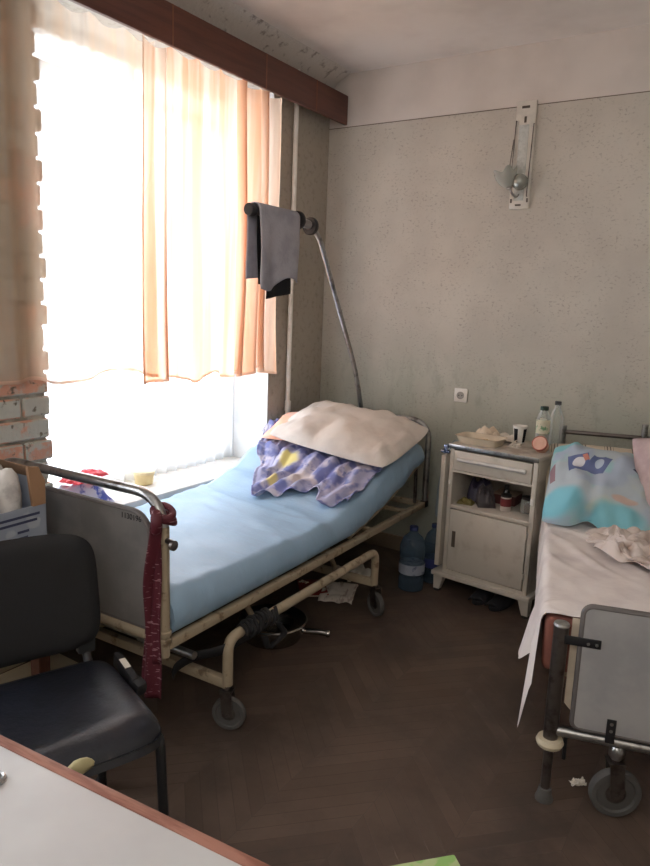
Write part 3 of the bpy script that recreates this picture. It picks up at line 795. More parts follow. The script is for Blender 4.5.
for y in (-.045, -SW+.045):
    s = 1 if y > -.2 else -1
    b = MB(); b.tube(rpath([(.05, y, SZ-.05), (-.045, y, SZ-.045), (-.068, y, .52), (-.10, y, .72)], .05), .0125, 10); obj('back_upright', b, blackmetal, ch)
    b = MB(); b.box((-.055, y, .50), (.03, .05, .10), None, .006); obj('back_bracket', b, mat('plastic_bracket', s2l(44, 46, 48), .5), ch)
    y2 = y+s*.03
    b = MB(); b.tube(rpath([(SD+.0, y2, .0), (SD-.035, y2, SZ-.055), (SD-.07, y2, SZ-.055)], .03), .0125, 12); lg = obj('leg', b, blackmetal, ch)
    b = MB(); b.lathe([(.015, 0), (.017, .004), (.017, .03), (.0135, .034)], (SD+.0, y2, 0), 14); obj('foot_cap', b, black, lg)
    b = MB(); b.tube(rpath([(-.04, y2, .0), (.05, y2, SZ-.055), (.09, y2, SZ-.055)], .03), .0125, 12); lg = obj('leg', b, blackmetal, ch)
    b = MB(); b.lathe([(.015, 0), (.017, .004), (.017, .03), (.0135, .034)], (-.04, y2, 0), 14); obj('foot_cap', b, black, lg)
    b = MB(); b.tube([(.06, y2, SZ-.055), (SD-.04, y2, SZ-.055)], .0125, 12); obj('seat_rail', b, blackmetal, ch)
b = MB(); b.tube([(.1, -SW+.02, SZ-.055), (.1, -.02, SZ-.055)], .011, 10); b.tube([(SD-.1, -SW+.02, SZ-.055), (SD-.1, -.02, SZ-.055)], .011, 10); obj('seat_crossbar', b, blackmetal, ch)
b = MB(); b.box((.10, .014, SZ-.020), (.14, .024, .045), (0, .12, 0), .008); b.box((.17, .02, SZ-.032), (.05, .036, .04), (0, .2, .2), .012)
ab = obj('armrest_mount', b, black, ch)
b = MB(); b.box((.10, .012, SZ+.0045), (.045, .017, .002), (0, .12, 0)); q = obj('paper_tag', b, paper, ab)

# ------------------------------------------------------------------ white table
t = thing('table', 'white topped table with a reddish brown edge strip in the near corner', 'table', (1.411, -3.123, 0), math.atan2(.036, .526))
tw = mat('white_laminate', s2l(194, 194, 194), .38, 0, s2l(184, 183, 184), 3)
b = MB(); b.span((-.55, -.62, .722), (.62, -.018, .75), .001); obj('tabletop', b, tw, t)
b = MB(); b.span((-.55, -.018, .721), (.638, -.0, .7515), .0015); b.span((.62, -.62, .721), (.638, -.018, .7515), .0015); obj('edge_strip', b, mat('edge_strip_wood', s2l(150, 104, 88), .5, 0, s2l(124, 78, 64), 10, stretch=(1, 8, 8)), t)
for x in (-.5, .57):
    for y in (-.57, -.07):
        b = MB(); b.span((x-.022, y-.022, 0), (x+.022, y+.022, .722), .003); obj('leg', b, darkchrome, t)
b = MB(); b.span((-.48, -.085, .65), (.55, -.06, .722)); b.span((-.48, -.58, .65), (.55, -.555, .722)); obj('apron', b, brownwood, t)
t = thing('ring_clip', 'small steel clip lying on the white table at the left edge', 'clip', (1.507, -3.195, .7505), .4)
b = MB(); b.tube([(.014*math.cos(a), .014*math.sin(a), .004) for a in [2*PI*k/20 for k in range(20)]], .0038, 8, closed=True); obj('ring', b, chrome, t)
b = MB(); b.box((-.022, 0, .0035), (.03, .011, .006), None, .002); obj('tongue', b, chrome, t)
wrapm = glass('clear_film', (.92, .93, .95), .35, .15)
b = MB(); b.open = True
b.grid(lambda u, v: ((u-.5)*.22, (v-.5)*.16, .003+.02*abs(nz(u*5, v*5, 3))+.008*abs(nz(u*14, v*11, 5))), 40, 36)
o = obj('plastic_wrapper', b, wrapm, None, (1.66, -3.375, .7505), (0, 0, .3), sharp=25)
tag(o, 'crinkled clear plastic wrapper on the near end of the white table', 'wrapper')
# green carton whose top corner shows at the bottom
t = thing('carton', 'pale green printed carton on the floor at the bottom edge of the view', 'carton', (1.976, -2.496, 0), .82)
gmat, nt, bb, c = mat_blobs('green_print_card', s2l(172, 186, 132), [(s2l(142, 182, 104), .52, .58, 22, 0), (s2l(206, 206, 178), .58, .64, 18, 3)])
b = MB(); b.span((-.22, -.16, 0), (-.003, -.003, .33), .004); obj('body', b, gmat, t)
b = MB(); b.span((-.223, -.163, .325), (0, 0, .36), .004); obj('lid', b, gmat, t)

# ------------------------------------------------------------------ bedside cabinet
NA = -.117
cab = thing('bedside_cabinet', 'cream metal bedside cabinet with drawer, open shelf and door between the beds', 'cabinet', (1.086, -.45, 0), NA)
CW, CD = .462, .375   # local: x right, y back
b = MB()
b.span((0, 0, .115), (.022, .022, .775), .002); b.span((CW-.022, 0, .115), (CW, .022, .775), .002)
b.span((0, .022, .115), (.008, CD, .775)); b.span((CW-.008, .022, .115), (CW, CD, .775)); b.span((.008, CD-.008, .115), (CW-.008, CD, .775))
b.span((.022, 0, .655), (CW-.022, .02, .667)); b.span((.022, .0, .115), (CW-.022, .02, .135))
b.span((.008, .0, .466), (CW-.008, CD-.008, .484), .002); b.span((.008, .02, .115), (CW-.008, CD-.008, .125))
obj('body', b, cream, cab)
b = MB(); b.span((-.006, -.008, .775), (CW+.006, CD+.004, .80), .006); obj('top', b, mat('worn_top', s2l(196, 188, 178), .35, 0, s2l(160, 148, 136), 12), cab)
b = MB(); b.span((-.006, -.0105, .777), (CW+.006, -.0078, .798), .001); obj('top_edge', b, chrome, cab)
b = MB(); b.span((.026, -.006, .670), (CW-.026, .015, .768), .003); b.span((.035, .015, .675), (CW-.035, CD-.05, .70)); dr = obj('drawer', b, cream, cab)
b = MB(); b.tube([(.055, -.02, .727), (CW-.05, -.02, .727)], 0.0105, 12)
for x in (.07, CW-.065): b.tube([(x, -.006, .727), (x, -.02, .727)], .006, 8)
obj('handle', b, mat('bright_bar', s2l(226, 222, 218), .35, .3), dr)
b = MB(); b.span((.026, -.007, .14), (CW-.026, .008, .462), .003); dr = obj('door', b, cream, cab)
b = MB(); b.span((.046, -.009, .265), (.066, -.0068, .35), .001); obj('handle_recess', b, mat('dark_recess', s2l(92, 82, 72), .6), dr)
for z in (.20, .40):
    b = MB(); b.tube([(CW-.023, -.008, z), (CW-.023, -.008, z+.03)], .005, 8); obj('hinge', b, cream, dr)
b = MB(); b.span((-.056, -.018, .092), (CW+.022, CD+.01, .115), .004); obj('plinth', b, cream, cab)
for x in (-.044, CW-.038):
    for y in (-.008, CD-.045):
        s = .012 if x > .1 else -.012
        b = MB()
        b.rings([[(x+.008+s, y+.012, .012), (x+.040+s, y+.012, .012), (x+.040+s, y+.040, .012), (x+.008+s, y+.040, .012)], [(x, y, .0925), (x+.055, y, .0925), (x+.055, y+.05, .0925), (x, y+.05, .0925)]])
        lg = obj('leg', b, cream, cab)
        b = MB(); b.lathe([(.016, 0), (.019, .003), (.019, .013)], (x+.024+s, y+.026, 0), 16); obj('rubber_foot', b, rubberdark, lg)
b = MB(); b.span((-.048, .012, .135), (-.026, CD-.02, .735), .005); lf = obj('folding_leaf', b, cream, cab)
b = MB(); b.span((-.05, -.0, .14), (-.024, .012, .73), .003); obj('leaf_edge', b, cream, lf)
b = MB(); b.tube([(-.05, .0, .752), (-.005, .0, .752)], .009, 10); b.box((-.022, -.004, .768), (.022, .02, .045), None, .004); obj('leaf_clamp', b, mat('blue_chrome', s2l(150, 160, 190), .2, .9), cab)
for z in (.60, .61):
    pass
b = MB(); b.box((CW-.012, -.004, .585), (.016, .012, .03), None, .003); b.box((.010, -.004, .60), (.012, .010, .022), None, .003); obj('shelf_catch', b, white_paint, cab)

CM = Matrix.Translation((1.086, -.45, 0)) @ Matrix.Rotation(NA, 4, 'Z')
def cabp(x, y, z): return tuple(CM @ Vector((x, y, z)))
def bottle(label, loc, prof, m, capm, cap_r, cap_z, cap_h, label_band=None, rz=0, name='bottle', liquid=None, group=None, sq=0):
    t = thing(name, label, 'bottle', loc, rz, group)
    b = MB(); b.lathe(prof, n=28, sq=sq); obj('body', b, m, t)
    if liquid:
        lp_, lm = liquid; b = MB(); b.lathe(lp_, n=28, sq=sq); obj('contents', b, lm, t)
    if label_band:
        z0, z1, r, lm = label_band
        b = MB(); b.lathe([(r-.001, z0), (r+.0008, z0), (r+.0008, z1), (r-.001, z1)], n=28, sq=sq); obj('paper_label', b, lm, t)
    b = MB(); b.lathe([(cap_r*.95, cap_z), (cap_r, cap_z+.001), (cap_r, cap_z+cap_h*.9), (cap_r*.9, cap_z+cap_h), (0, cap_z+cap_h+.0005)], n=20); obj('cap', b, capm, t)
    return t
# --- on top
ZT = .8005
def tray(label, loc, rz, w, l, h, m):
    t = thing('foam_tray', label, 'tray', loc, rz); n = 36
    def ring(k, z): return [(w/2*k*(abs(math.cos(a))**.4)*math.copysign(1, math.cos(a)), (l/2-(1-k)*w/2)*(abs(math.sin(a))**.4)*math.copysign(1, math.sin(a)), z) for a in [2*PI*i/n for i in range(n)]]
    b = MB(); b.rings([ring(.82, 0), ring(.86, .002), ring(.98, h), ring(1.03, h+.001), ring(1.03, h-.003), ring(1.0, h-.002)][0:4] + [ring(.95, h-.001), ring(.82, .005)])
    obj('shell', b, m, t); return t
tray('beige foam food tray at the front of the cabinet top', cabp(.115, .10, ZT), NA+.05, .235, .16, .038, foam)
o = obj('bread_slice', bag_bm(.13, .075, .02, 4), mat('bread', s2l(214, 190, 150), .9), None, cabp(.12, .10, ZT+.006), (0, 0, NA), sharp=60); tag(o, 'pale food piece lying inside the foam tray on the cabinet', 'food')
leaf('napkin', 'folded pale napkin behind the foam tray on the cabinet top', 'napkin', cabp(.12, .29, ZT), NA, .24, .13, .0, paper, 21, .055)
o = obj('plastic_bag', bag_bm(.14, .12, .065, 14), mat('cream_film', s2l(222, 206, 184), .5, 0, s2l(198, 180, 158), 12), None, cabp(.068, .27, ZT), (0, 0, .4), sharp=60); tag(o, 'crumpled cream paper bag left of the napkin on the cabinet top', 'bag')
o = obj('tissue', bag_bm(.06, .06, .022, 17), paper, None, cabp(.265, .17, ZT), (0, 0, .2), sharp=60); tag(o, 'crumpled tissue between the foam tray and the striped cup', 'tissue')
t = thing('cup', 'white paper cup with black vertical stripes on the cabinet top', 'cup', cabp(.238, .28, ZT))
b = MB(); b.lathe([(.024, 0), (.026, .001), (.036, .088), (.0375, .0895), (.0365, .091), (.034, .088), (.024, .004)], n=32); cup = obj('body', b, white_paint, t)
for k in range(4):
    a0 = -PI/2-.62+k*PI/2*1.0-.1
    b = MB(); b.open = True
    b.grid(lambda u, v: ((.0268+.0098*(.08+.80*v))*math.cos(a0+u*.72), (.0268+.0098*(.08+.80*v))*math.sin(a0+u*.72), .088*(.08+.80*v)), 10, 4); obj('black_stripe', b, ink, cup)
clr = glass('clear_plastic', (.80, .84, .82), .22, .1)
bluep = glass('blue_plastic', (.10, .16, .23), .32, .1)
lab = mat('greenish_label', s2l(206, 200, 176), .6, 0, s2l(110, 150, 110), 30, .52, .6)
dkcap = mat('dark_green_cap', s2l(32, 52, 40), .5)
bottle('clear bottle with dark green cap and pale label on the right of the cabinet top', cabp(.392, .19, ZT), [(.026, 0), (.032, .004), (.032, .055), (.030, .066), (.032, .077), (.032, .155), (.025, .178), (.017, .19), (.017, .20)], clr, dkcap, .020, .198, .018, (.085, .152, .032, lab), liquid=([(.028, .003), (.029, .05), (.027, .06), (.029, .07), (.029, .10)], mat('cloudy_liquid', s2l(176, 166, 140), .3)))
bottle('taller clear bottle with black cap behind the labelled bottle by the bed post', cabp(.425, .275, ZT), [(.028, 0), (.033, .004), (.033, .09), (.030, .10), (.033, .11), (.033, .155), (.024, .185), (.014, .205), (.014, .222)], clr, black, .016, .22, .018)
t = thing('tub', 'round pink tub with reddish rim at the right front corner of the cabinet top', 'tub', cabp(.418, .10, ZT))
pk = mat('pink_plastic', s2l(222, 178, 158), .5, 0, s2l(212, 162, 142), 18)
Mt = Matrix.Diagonal((.84, .84, .84, 1)) @ Matrix.Rotation(math.radians(62), 4, 'X')
b = MB(); b.lathe([(.030, -.05), (.040, -.042), (.043, .0), (.040, .024), (.0, .0241)], n=28, M=Mt.to_3x3()); bmesh.ops.translate(b.bm, vec=(0, .02, .040), verts=b.bm.verts); obj('body', b, pk, t)
b = MB(); b.lathe([(.0435, .010), (.0445, .018), (.0435, .026), (.039, .0262), (.039, .0235), (.0435, .0235)], n=28, M=Mt.to_3x3()); bmesh.ops.translate(b.bm, vec=(0, .02, .040), verts=b.bm.verts); obj('rim', b, mat('red_rim', s2l(168, 88, 76), .5), t)
# --- on the open shelf
ZS = .4845
o = obj('plastic_bag', bag_bm(.13, .14, .13, 31, p=.45), mat('violet_film', s2l(66, 60, 84), .5, 0, s2l(44, 40, 56), 9), None, cabp(.085, .20, ZS), (0, 0, .2), sharp=60); tag(o, 'dark violet plastic bag at the left back of the open shelf', 'bag')
o = obj('soap_packet', bag_bm(.085, .07, .03, 33), mat('olive_packet', s2l(120, 108, 58), .6), None, cabp(.068, .075, ZS), (0, 0, .1), sharp=60); tag(o, 'small olive packet at the left front of the open shelf', 'packet')
o = obj('plastic_bag', bag_bm(.09, .12, .12, 37, p=.5), glass('clear_bag', (.22, .19, .20), .30, .2), None, cabp(.155, .12, ZS), (0, 0, .5), sharp=40); tag(o, 'crumpled clear plastic bag in the middle of the open shelf', 'bag')
t = thing('food_box', 'flat dark red box behind the jars on the open shelf', 'box', cabp(.215, .25, ZS), NA+.1)
b = MB(); b.span((-.06, -.06, 0), (.06, .06, .05), .003); obj('carton', b, mat('dark_red_card', s2l(96, 48, 44), .7), t)
b = MB(); b.span((-.061, -.061, .05), (.061, .061, .056), .002); obj('lid', b, mat('beige_card', s2l(150, 130, 114), .7), t)
bottle('small dark glass bottle with black cap at the centre of the shelf', cabp(.235, .19, ZS), [(.019, 0), (.022, .003), (.022, .06), (.012, .078), (.010, .09)], mat('dark_glass', s2l(34, 26, 26), .15), black, .013, .088, .02)
bottle('short red jar with white base at the front of the open shelf', cabp(.275, .10, ZS), [(.024, 0), (.027, .003), (.027, .066), (.024, .072)], mat('white_jar', s2l(206, 196, 186), .4), mat('dark_lid', s2l(40, 36, 36), .5), .026, .072, .014, (.026, .066, .027, mat('red_label', s2l(112, 38, 42), .6)), name='jar')
bottle('squat clear jar with dark lid at the right of the open shelf', cabp(.37, .15, ZS), [(.032, 0), (.036, .004), (.036, .06), (.031, .068)], clr, mat('dark_lid', s2l(40, 36, 36), .5), .034, .068, .014, None, name='jar', liquid=([(.03, .004), (.033, .006), (.033, .04)], mat('brown_food', s2l(84, 54, 42), .6)))

# --- floor beside and under the cabinet
wl = mat('white_blue_label', s2l(150, 156, 170), .6, 0, s2l(90, 96, 120), 25, .5, .6)
jug = [(.055, 0), (.066, .006), (.068, .06), (.062, .075), (.068, .09), (.068, .15), (.062, .165), (.068, .18), (.068, .24), (.05, .285), (.022, .31), (.019, .325)]
bottle('large blue-tinted water bottle on the floor left of the cabinet', (.935, -.50, 0), jug, bluep, mat('navy_cap', s2l(34, 44, 84), .5), .023, .322, .022, (.095, .148, .068, wl), name='water_bottle', liquid=([(.05, .004), (.064, .008), (.066, .06), (.06, .075), (.064, .088)], mat('dark_drink', s2l(40, 26, 32), .3)))
bottle('blue water bottle squeezed between the larger bottle and the cabinet', (.985, -.335, 0), [(r*.82, z*.95) for r, z in jug], bluep, mat('navy_cap', s2l(34, 44, 84), .5), .02, .306, .02, (.09, .14, .0555, mat('navy_label', s2l(52, 60, 116), .6)), name='water_bottle')
bottle('dark plastic bottle lying lowest left of the large water bottle', (.865, -.385, 0), [(r*.55, z*.62) for r, z in jug], bluep, black, .014, .2, .016, (.055, .1, .0375, wl), name='water_bottle')
t = thing('plastic_bag', 'bluish translucent plastic bag hanging at the left side of the cabinet', 'bag', (1.0, -.235, .33))
b = MB()
R = []
for i in range(22):
    v = i/21; z = .40*v; k = .34+.66*math.sin(min(1, (1-v)*1.15)*PI*.5+.0)**.7
    if v > .8: k *= .75
    k = max(.12, k*(1 if v > .05 else .8))
    R.append([(.05*k*math.cos(a)*(1+.2*nz(a*2, z*9, 1)), .095*k*math.sin(a)*(1+.22*nz(a*2+4, z*9, 3)), z) for a in [2*PI*q/26 for q in range(26)]])
b.rings(R); obj('film', b, glass('blue_film', (.55, .66, .72), .38, .25), t, sharp=60)
b = MB(); b.tube(crv([(.0, -.01, .395), (.012, -.012, .43), (.026, .0, .445), (.04, .012, .43)], 5), .004, 6); obj('carry_handle', b, glass('blue_film', (.55, .66, .72), .38, .25), t)
# dark slippers beneath the cabinet, red packet at its right
slm = mat('dark_slipper', s2l(30, 30, 36), .8)
def slipper(label, loc, rz):
    t = thing('slipper', label, 'slipper', loc, rz, 'dark slippers under the cabinet')
    def out(k, n=32):
        return [(math.sin(2*PI*i/n)*.042*(1+.12*math.cos(2*PI*i/n)), -math.cos(2*PI*i/n)*.125*k) for i in range(n)]
    b = MB(); b.rings([[(x*.95, y*.97, 0) for x, y in out(1)], [(x, y, .006) for x, y in out(1)], [(x, y, .016) for x, y in out(1)], [(x*.95, y*.98, .021) for x, y in out(1)]]); obj('sole', b, slm, t)
    b = MB(); b.open = True
    b.grid(lambda u, v: (-.043*math.cos(u*PI)*(1-.25*max(0, v-.5)), -.11+.12*v, .012+.052*math.sin(u*PI)**.8*(.35+.65*v)), 16, 10); obj('upper', b, slm, t, thick=.004); return t
slipper('left one of the dark slippers in the shadow under the cabinet', cabp(.20, .10, 0), NA+.1)
slipper('right one of the dark slippers in the shadow under the cabinet', cabp(.31, .09, 0), NA-.05)
o = obj('packet', bag_bm(.075, .12, .12, 41, p=.4), mat('dull_red_film', s2l(150, 44, 44), .5), None, (1.615, -.24, 0), (0, 0, .1), sharp=60); tag(o, 'red packet on the floor between the cabinet and the right bed', 'packet')

# ------------------------------------------------------------------ right bed
RB = .262
BO = (1.98, -1.73, 0)
bed = thing('hospital_bed', 'steel framed hospital bed at the right edge with bare grey footboard', 'bed', BO, RB)
RW = .80
b = MB(); b.tube([(0, 0, .2), (0, 0, .572)], .0215, 18); fp = obj('foot_post', b, darkchrome, bed)
b = MB(); b.lathe([(.0215, -.004), (.0235, 0), (.0215, .006), (.015, .007), (.0, .004)], (0, 0, .571), 18); obj('post_cap', b, chrome, fp)
b = MB(); b.tube([(RW, 0, .2), (RW, 0, .572)], .0215, 18); fp2 = obj('foot_post', b, darkchrome, bed)
for x in (0, RW):
    b = MB(); b.lathe([(.022, -.014), (.036, -.012), (.041, 0), (.036, .012), (.022, .014)], (x, 0, .196), 24); obj('bumper_ring', b, mat('cream_rubber', s2l(206, 194, 168), .6), bed)
    b = MB(); b.tube([(x, 0, .012), (x, 0, .19)], .0145, 14); lg = obj('leg', b, darkchrome, bed)
    b = MB(); b.lathe([(.027, 0), (.028, .004), (.022, .022), (.019, .04), (.0145, .042)], (x, 0, 0), 20); obj('foot_cap', b, rubber, lg)
pnl = obj('footboard', round_panel(.057, RW-.057, .262, .642, .025, -.006, .016), greypanel, bed)
obj('edge_strip', outline(.057, RW-.057, .262, .642, .025, -.006, .0095), mat('panel_edging', s2l(104, 98, 96), .5), pnl)
b = MB(); b.tube([(-.005, 0, .236), (RW+.005, 0, .236)], .0155, 14); obj('foot_crossbar', b, chrome, bed)
for x, s in ((0, 1), (RW, -1)):
    b = MB(); b.box((x+s*.055, -.017, .535), (.11, .004, .027), None, .0015); b.lathe([(.0, 0), (.006, .001), (.006, .004), (0, .005)], (x+s*.075, -.0195, .535), 12, Matrix.Rotation(PI/2, 3, 'X')); b.lathe([(.0, 0), (.006, .001), (.006, .004), (0, .005)], (x+s*.098, -.0195, .535), 12, Matrix.Rotation(PI/2, 3, 'X'))
    bk_ = obj('panel_bracket', b, blackmetal, bed)
    b = MB()
    for q in (.075, .098): b.lathe([(.0, 0), (.0045, .0006), (.0045, .002), (0, .003)], (x+s*q, -.0235, .535), 12, Matrix.Rotation(PI/2, 3, 'X'))
    obj('bolt', b, chrome, bk_)
for x in (.162, RW-.162):
    b = MB(); b.box((x, -.017, .275), (.026, .004, .075), None, .0015); bk_ = obj('panel_bracket', b, blackmetal, bed)
    b = MB()
    for q in (.278, .300): b.lathe([(.0, 0), (.005, .0006), (.005, .002), (0, .003)], (x, -.0205, q), 12, Matrix.Rotation(PI/2, 3, 'X'))
    obj('bolt', b, chrome, bk_)
for x in (.187, RW-.187):
    caster(bed, (x+.008, .0, .0755), .075, .236, .25)
    b = MB(); b.lathe([(.016, -.02), (.022, -.012), (.022, .012), (.016, .02)], (x+.0, 0, .205), 18); obj('stem_collar', b, chrome, bed)
for x in (.045, RW-.045):
    b = MB(); b.tube([(x, .02, .24), (x, .02, .135)], .006, 10); obj('hanging_rod', b, blackmetal, bed)
BL2 = 1.54
for x in (0.01, RW-.02):
    ye = BL2+.06 if x < .1 else BL2-.06
    b = MB(); b.span((x-.014, .02, .36), (x+.014, ye, .40), .004); obj('side_rail', b, cream_worn, bed)
for y in (.08, .5, .95, 1.4):
    b = MB(); b.span((.02, y-.03, .385), (RW-.03, y+.03, .40), .003); obj('cross_slat', b, cream_worn, bed)
for x in (0.0, .64):
    b = MB(); b.tube([(x, 1.585, .02), (x, 1.585, .915)], .0165, 16); hp = obj('head_post', b, chrome, bed)
    b = MB(); b.lathe([(.0165, -.003), (.0185, 0), (.0165, .006), (0, .008)], (x, 1.585, .914), 18); obj('post_cap', b, chrome, hp)
    b = MB(); b.lathe([(.024, 0), (.026, .004), (.02, .02)], (x, 1.585, 0), 18); obj('foot_cap', b, rubber, hp)
for z, r in ((.888, .011), (.78, .011), (.66, .011), (.42, .014)):
    b = MB(); b.tube([(0, 1.585, z), (.64, 1.585, z)], r, 12); obj('head_bar', b, darkchrome, bed)
for x in (.37,):
    b = MB(); b.tube([(x, 1.585, .42), (x, 1.585, .955)], .0145, 14); obj('head_upright', b, chrome, bed)

def RB_obj(name, bmx, m, label, cat, **k):
    o = obj(name, bmx, m, None, BO, (0, 0, RB), **k); return tag(o, label, cat)
# mattress
b = MB(); b.span((-.045, .03, .402), (RW-.01, 1.47, .572), .02, 3)
RB_obj('mattress', b, mat('brown_ticking', s2l(128, 78, 66), .85, 0, s2l(96, 58, 50), 5), 'brown mattress on the right bed showing at its foot corner under the sheet', 'mattress', sharp=60)
# sheet
b = MB(); b.open = True
def drop(v):      # how far the sheet hangs down the aisle side along its length (v=0 foot)
    d = lerpk([(0, .20), (.035, .36), (.06, .33), (.09, .19), (.16, .25), (.26, .20), (.36, .24), (.55, .22), (.8, .20), (1, .18)], v)
    return d+.012*math.sin(v*60)
def sheet2(u, v):
    y = .045+(1.43-.045)*v
    xe = -.056; top = .579
    d = drop(v); W = RW-.02-xe; tot = W+d
    s = u*tot
    wr = .013*max(0, math.sin((y*.57-s*.82)*52+2.5*nz(s*3, y*3, 1)))**2*math.exp(-((y-.78)/.30)**2)*(.5+abs(nz(s*4, y*4, 5)))+.003*nz(s*9, y*9, 2)+.003*nz(s*22, y*18, 7)
    if s < W-.02:
        x = RW-.02-s; z = top+wr+.004
        return (x, y+.004*nz(x*6, y*6, 3), z)
    e = s-(W-.02)
    r = .02
    if e < r*1.57:
        a = e/r; return (xe+.02-r*math.sin(a), y, top-.02+r*math.cos(a)+.004)
    dn = e-r*1.57
    flare = .045*math.exp(-((v-.16)/.05)**2)*dn*5+.02*math.exp(-((v-.03)/.05)**2)*dn*4
    x = xe-.002-.012*abs(math.sin(v*38+2*nz(v*9, 1, 1)))*min(1, dn*9)-flare
    return (x, y-.25*dn*math.exp(-(v/.06)**2), top-.02-dn)
b.grid(sheet2, 90, 130)
RB_obj('bedsheet', b, sheetmat, 'wrinkled white bedsheet on the right bed hanging ragged over its side', 'bedsheet', sharp=180)
# hanging foot end of the sheet seen between post and footboard
b = MB(); b.open = True
b.grid(lambda u, v: (.03+.72*u, .028-.012*abs(math.sin(u*40))*v-.004*v, .586-.27*v-.03*math.sin(u*20)*v), 60, 14)
RB_obj('underblanket', b, mat('cream_blanket', s2l(214, 200, 180), .9), 'cream blanket end tucked behind the grey footboard of the right bed', 'blanket', sharp=180)
# striped cushion against the head bars
m_, nt, bb, out = nt_new('striped_ticking'); sx = N(nt, 'ShaderNodeSeparateXYZ'); tcx = N(nt, 'ShaderNodeTexCoord'); nt.links.new(tcx.outputs['Object'], sx.inputs[0])
p = math_(nt, 'PINGPONG', math_(nt, 'ADD', sx.outputs[0], .03), .06)
q = math_(nt, 'PINGPONG', sx.outputs[0], .007)
band = math_(nt, 'MULTIPLY', math_(nt, 'LESS_THAN', p, .02), math_(nt, 'GREATER_THAN', q, .004))
nt.links.new(mixc(nt, band, s2l(206, 194, 176), s2l(132, 124, 116)), bb.inputs['Base Color']); bb.inputs['Roughness'].default_value = .9
M = Matrix.Translation((.20, 1.40, .69)) @ Matrix.Rotation(math.radians(50), 4, 'X')
RB_obj('cushion', pillow_bm(.54, .40, .10, 6, M=M, pinch=.03), m_, 'beige striped cushion leaning against the head bars of the right bed', 'cushion', sharp=180)
# teal pillow with printed patches
m_, nt, bb, c = mat_blobs('teal_print', s2l(182, 194, 202), [(s2l(158, 198, 202), .46, .60, 5.5, 2.2), (s2l(196, 202, 188), .52, .64, 4.5, 6), (s2l(172, 186, 204), .52, .64, 7, 9)])
tcx = N(nt, 'ShaderNodeTexCoord'); sx = N(nt, 'ShaderNodeSeparateXYZ'); nt.links.new(tcx.outputs['Object'], sx.inputs[0])
def rect(c, col, x0, x1, y0, y1):
    e = None
    for s_, lo, hi in ((sx.outputs[0], x0, x1), (sx.outputs[1], y0, y1)):
        f = math_(nt, 'MULTIPLY', math_(nt, 'GREATER_THAN', s_, lo), math_(nt, 'LESS_THAN', s_, hi)); e = f if e is None else math_(nt, 'MULTIPLY', e, f)
    return mixc(nt, e, c, col)
def disk(c, col, x, y, rx, ry, soft=.9):
    dx = math_(nt, 'DIVIDE', math_(nt, 'SUBTRACT', sx.outputs[0], x), rx); dy = math_(nt, 'DIVIDE', math_(nt, 'SUBTRACT', sx.outputs[1], y), ry)
    d = math_(nt, 'ADD', math_(nt, 'MULTIPLY', dx, dx), math_(nt, 'MULTIPLY', dy, dy)); return mixc(nt, ramp(nt, d, 1.0, soft), c, col)
c = disk(c, s2l(128, 194, 210), -.17, -.17, .13, .08, .3)
c = disk(c, s2l(132, 194, 206), .06, -.20, .15, .06, .3)
c = disk(c, s2l(128, 184, 182), .19, .14, .09, .13, .3)
c = disk(c, s2l(128, 190, 198), -.17, .20, .08, .05, .3)
c = disk(c, s2l(92, 110, 156), -.04, .225, .09, .018, .5)
def quad(c, col, cx, cy, hw, hh, a):
    ca, sa = math.cos(a), math.sin(a)
    dx = math_(nt, 'SUBTRACT', sx.outputs[0], cx); dy = math_(nt, 'SUBTRACT', sx.outputs[1], cy)
    p_ = math_(nt, 'ABSOLUTE', math_(nt, 'ADD', math_(nt, 'MULTIPLY', dx, ca), math_(nt, 'MULTIPLY', dy, sa)))
    q_ = math_(nt, 'ABSOLUTE', math_(nt, 'SUBTRACT', math_(nt, 'MULTIPLY', dy, ca), math_(nt, 'MULTIPLY', dx, sa)))
    return mixc(nt, math_(nt, 'MULTIPLY', math_(nt, 'LESS_THAN', p_, hw), math_(nt, 'LESS_THAN', q_, hh)), c, col)
c = quad(c, s2l(96, 108, 150), -.105, .045, .042, .052, .12)
c = quad(c, s2l(100, 112, 152), -.025, .035, .040, .050, -.35)
c = disk(c, s2l(210, 212, 218), -.105, .045, .026, .034)
c = disk(c, s2l(176, 190, 206), -.022, .04, .018, .030)
c = quad(c, s2l(190, 126, 112), -.078, .072, .010, .022, .3)
c = disk(c, s2l(202, 178, 168), .09, -.13, .06, .018, .5)
c = quad(c, s2l(70, 74, 104), .125, .03, .012, .008, -.5)
c = quad(c, s2l(74, 78, 114), .205, -.07, .016, .045, .2)
c = quad(c, s2l(150, 120, 130), -.205, .0, .010, .05, .1)
nt.links.new(c, bb.inputs['Base Color']); bb.inputs['Roughness'].default_value = .85
b = pillow_bm(.475, .53, .17, 9, rnd=.09, pinch=.07, wr=.03)
for v in b.bm.verts:     # deep crease running down the middle of the front
    x, y, z = v.co
    if z > 0: v.co.z -= .085*math.exp(-((x+.035-.05*y)/.028)**2)*max(0, .18-y)*1.6*min(1, z*25)
    if y < -.16: v.co.y += .05*math.exp(-((x+.04)/.045)**2)*min(1, (-.16-y)/.06)
o = obj('pillow', b, m_, None, sharp=180)
M = Matrix.Translation(BO) @ Matrix.Rotation(RB, 4, 'Z') @ Matrix.Translation((.165, 1.14, .715)) @ Matrix.Rotation(math.radians(30), 4, 'X') @ Matrix.Rotation(math.radians(-4), 4, 'Z')
o.matrix_world = M
tag(o, 'teal and pale blue printed pillow propped at the head of the right bed', 'pillow')
mv = mat('mauve_pillowcase', s2l(196, 176, 176), .9, 0, s2l(178, 156, 156), 8, bump=.2)
M = Matrix.Translation((.468, 1.11, .80)) @ Matrix.Rotation(math.radians(60), 4, 'X') @ Matrix.Rotation(math.radians(6), 4, 'Z')
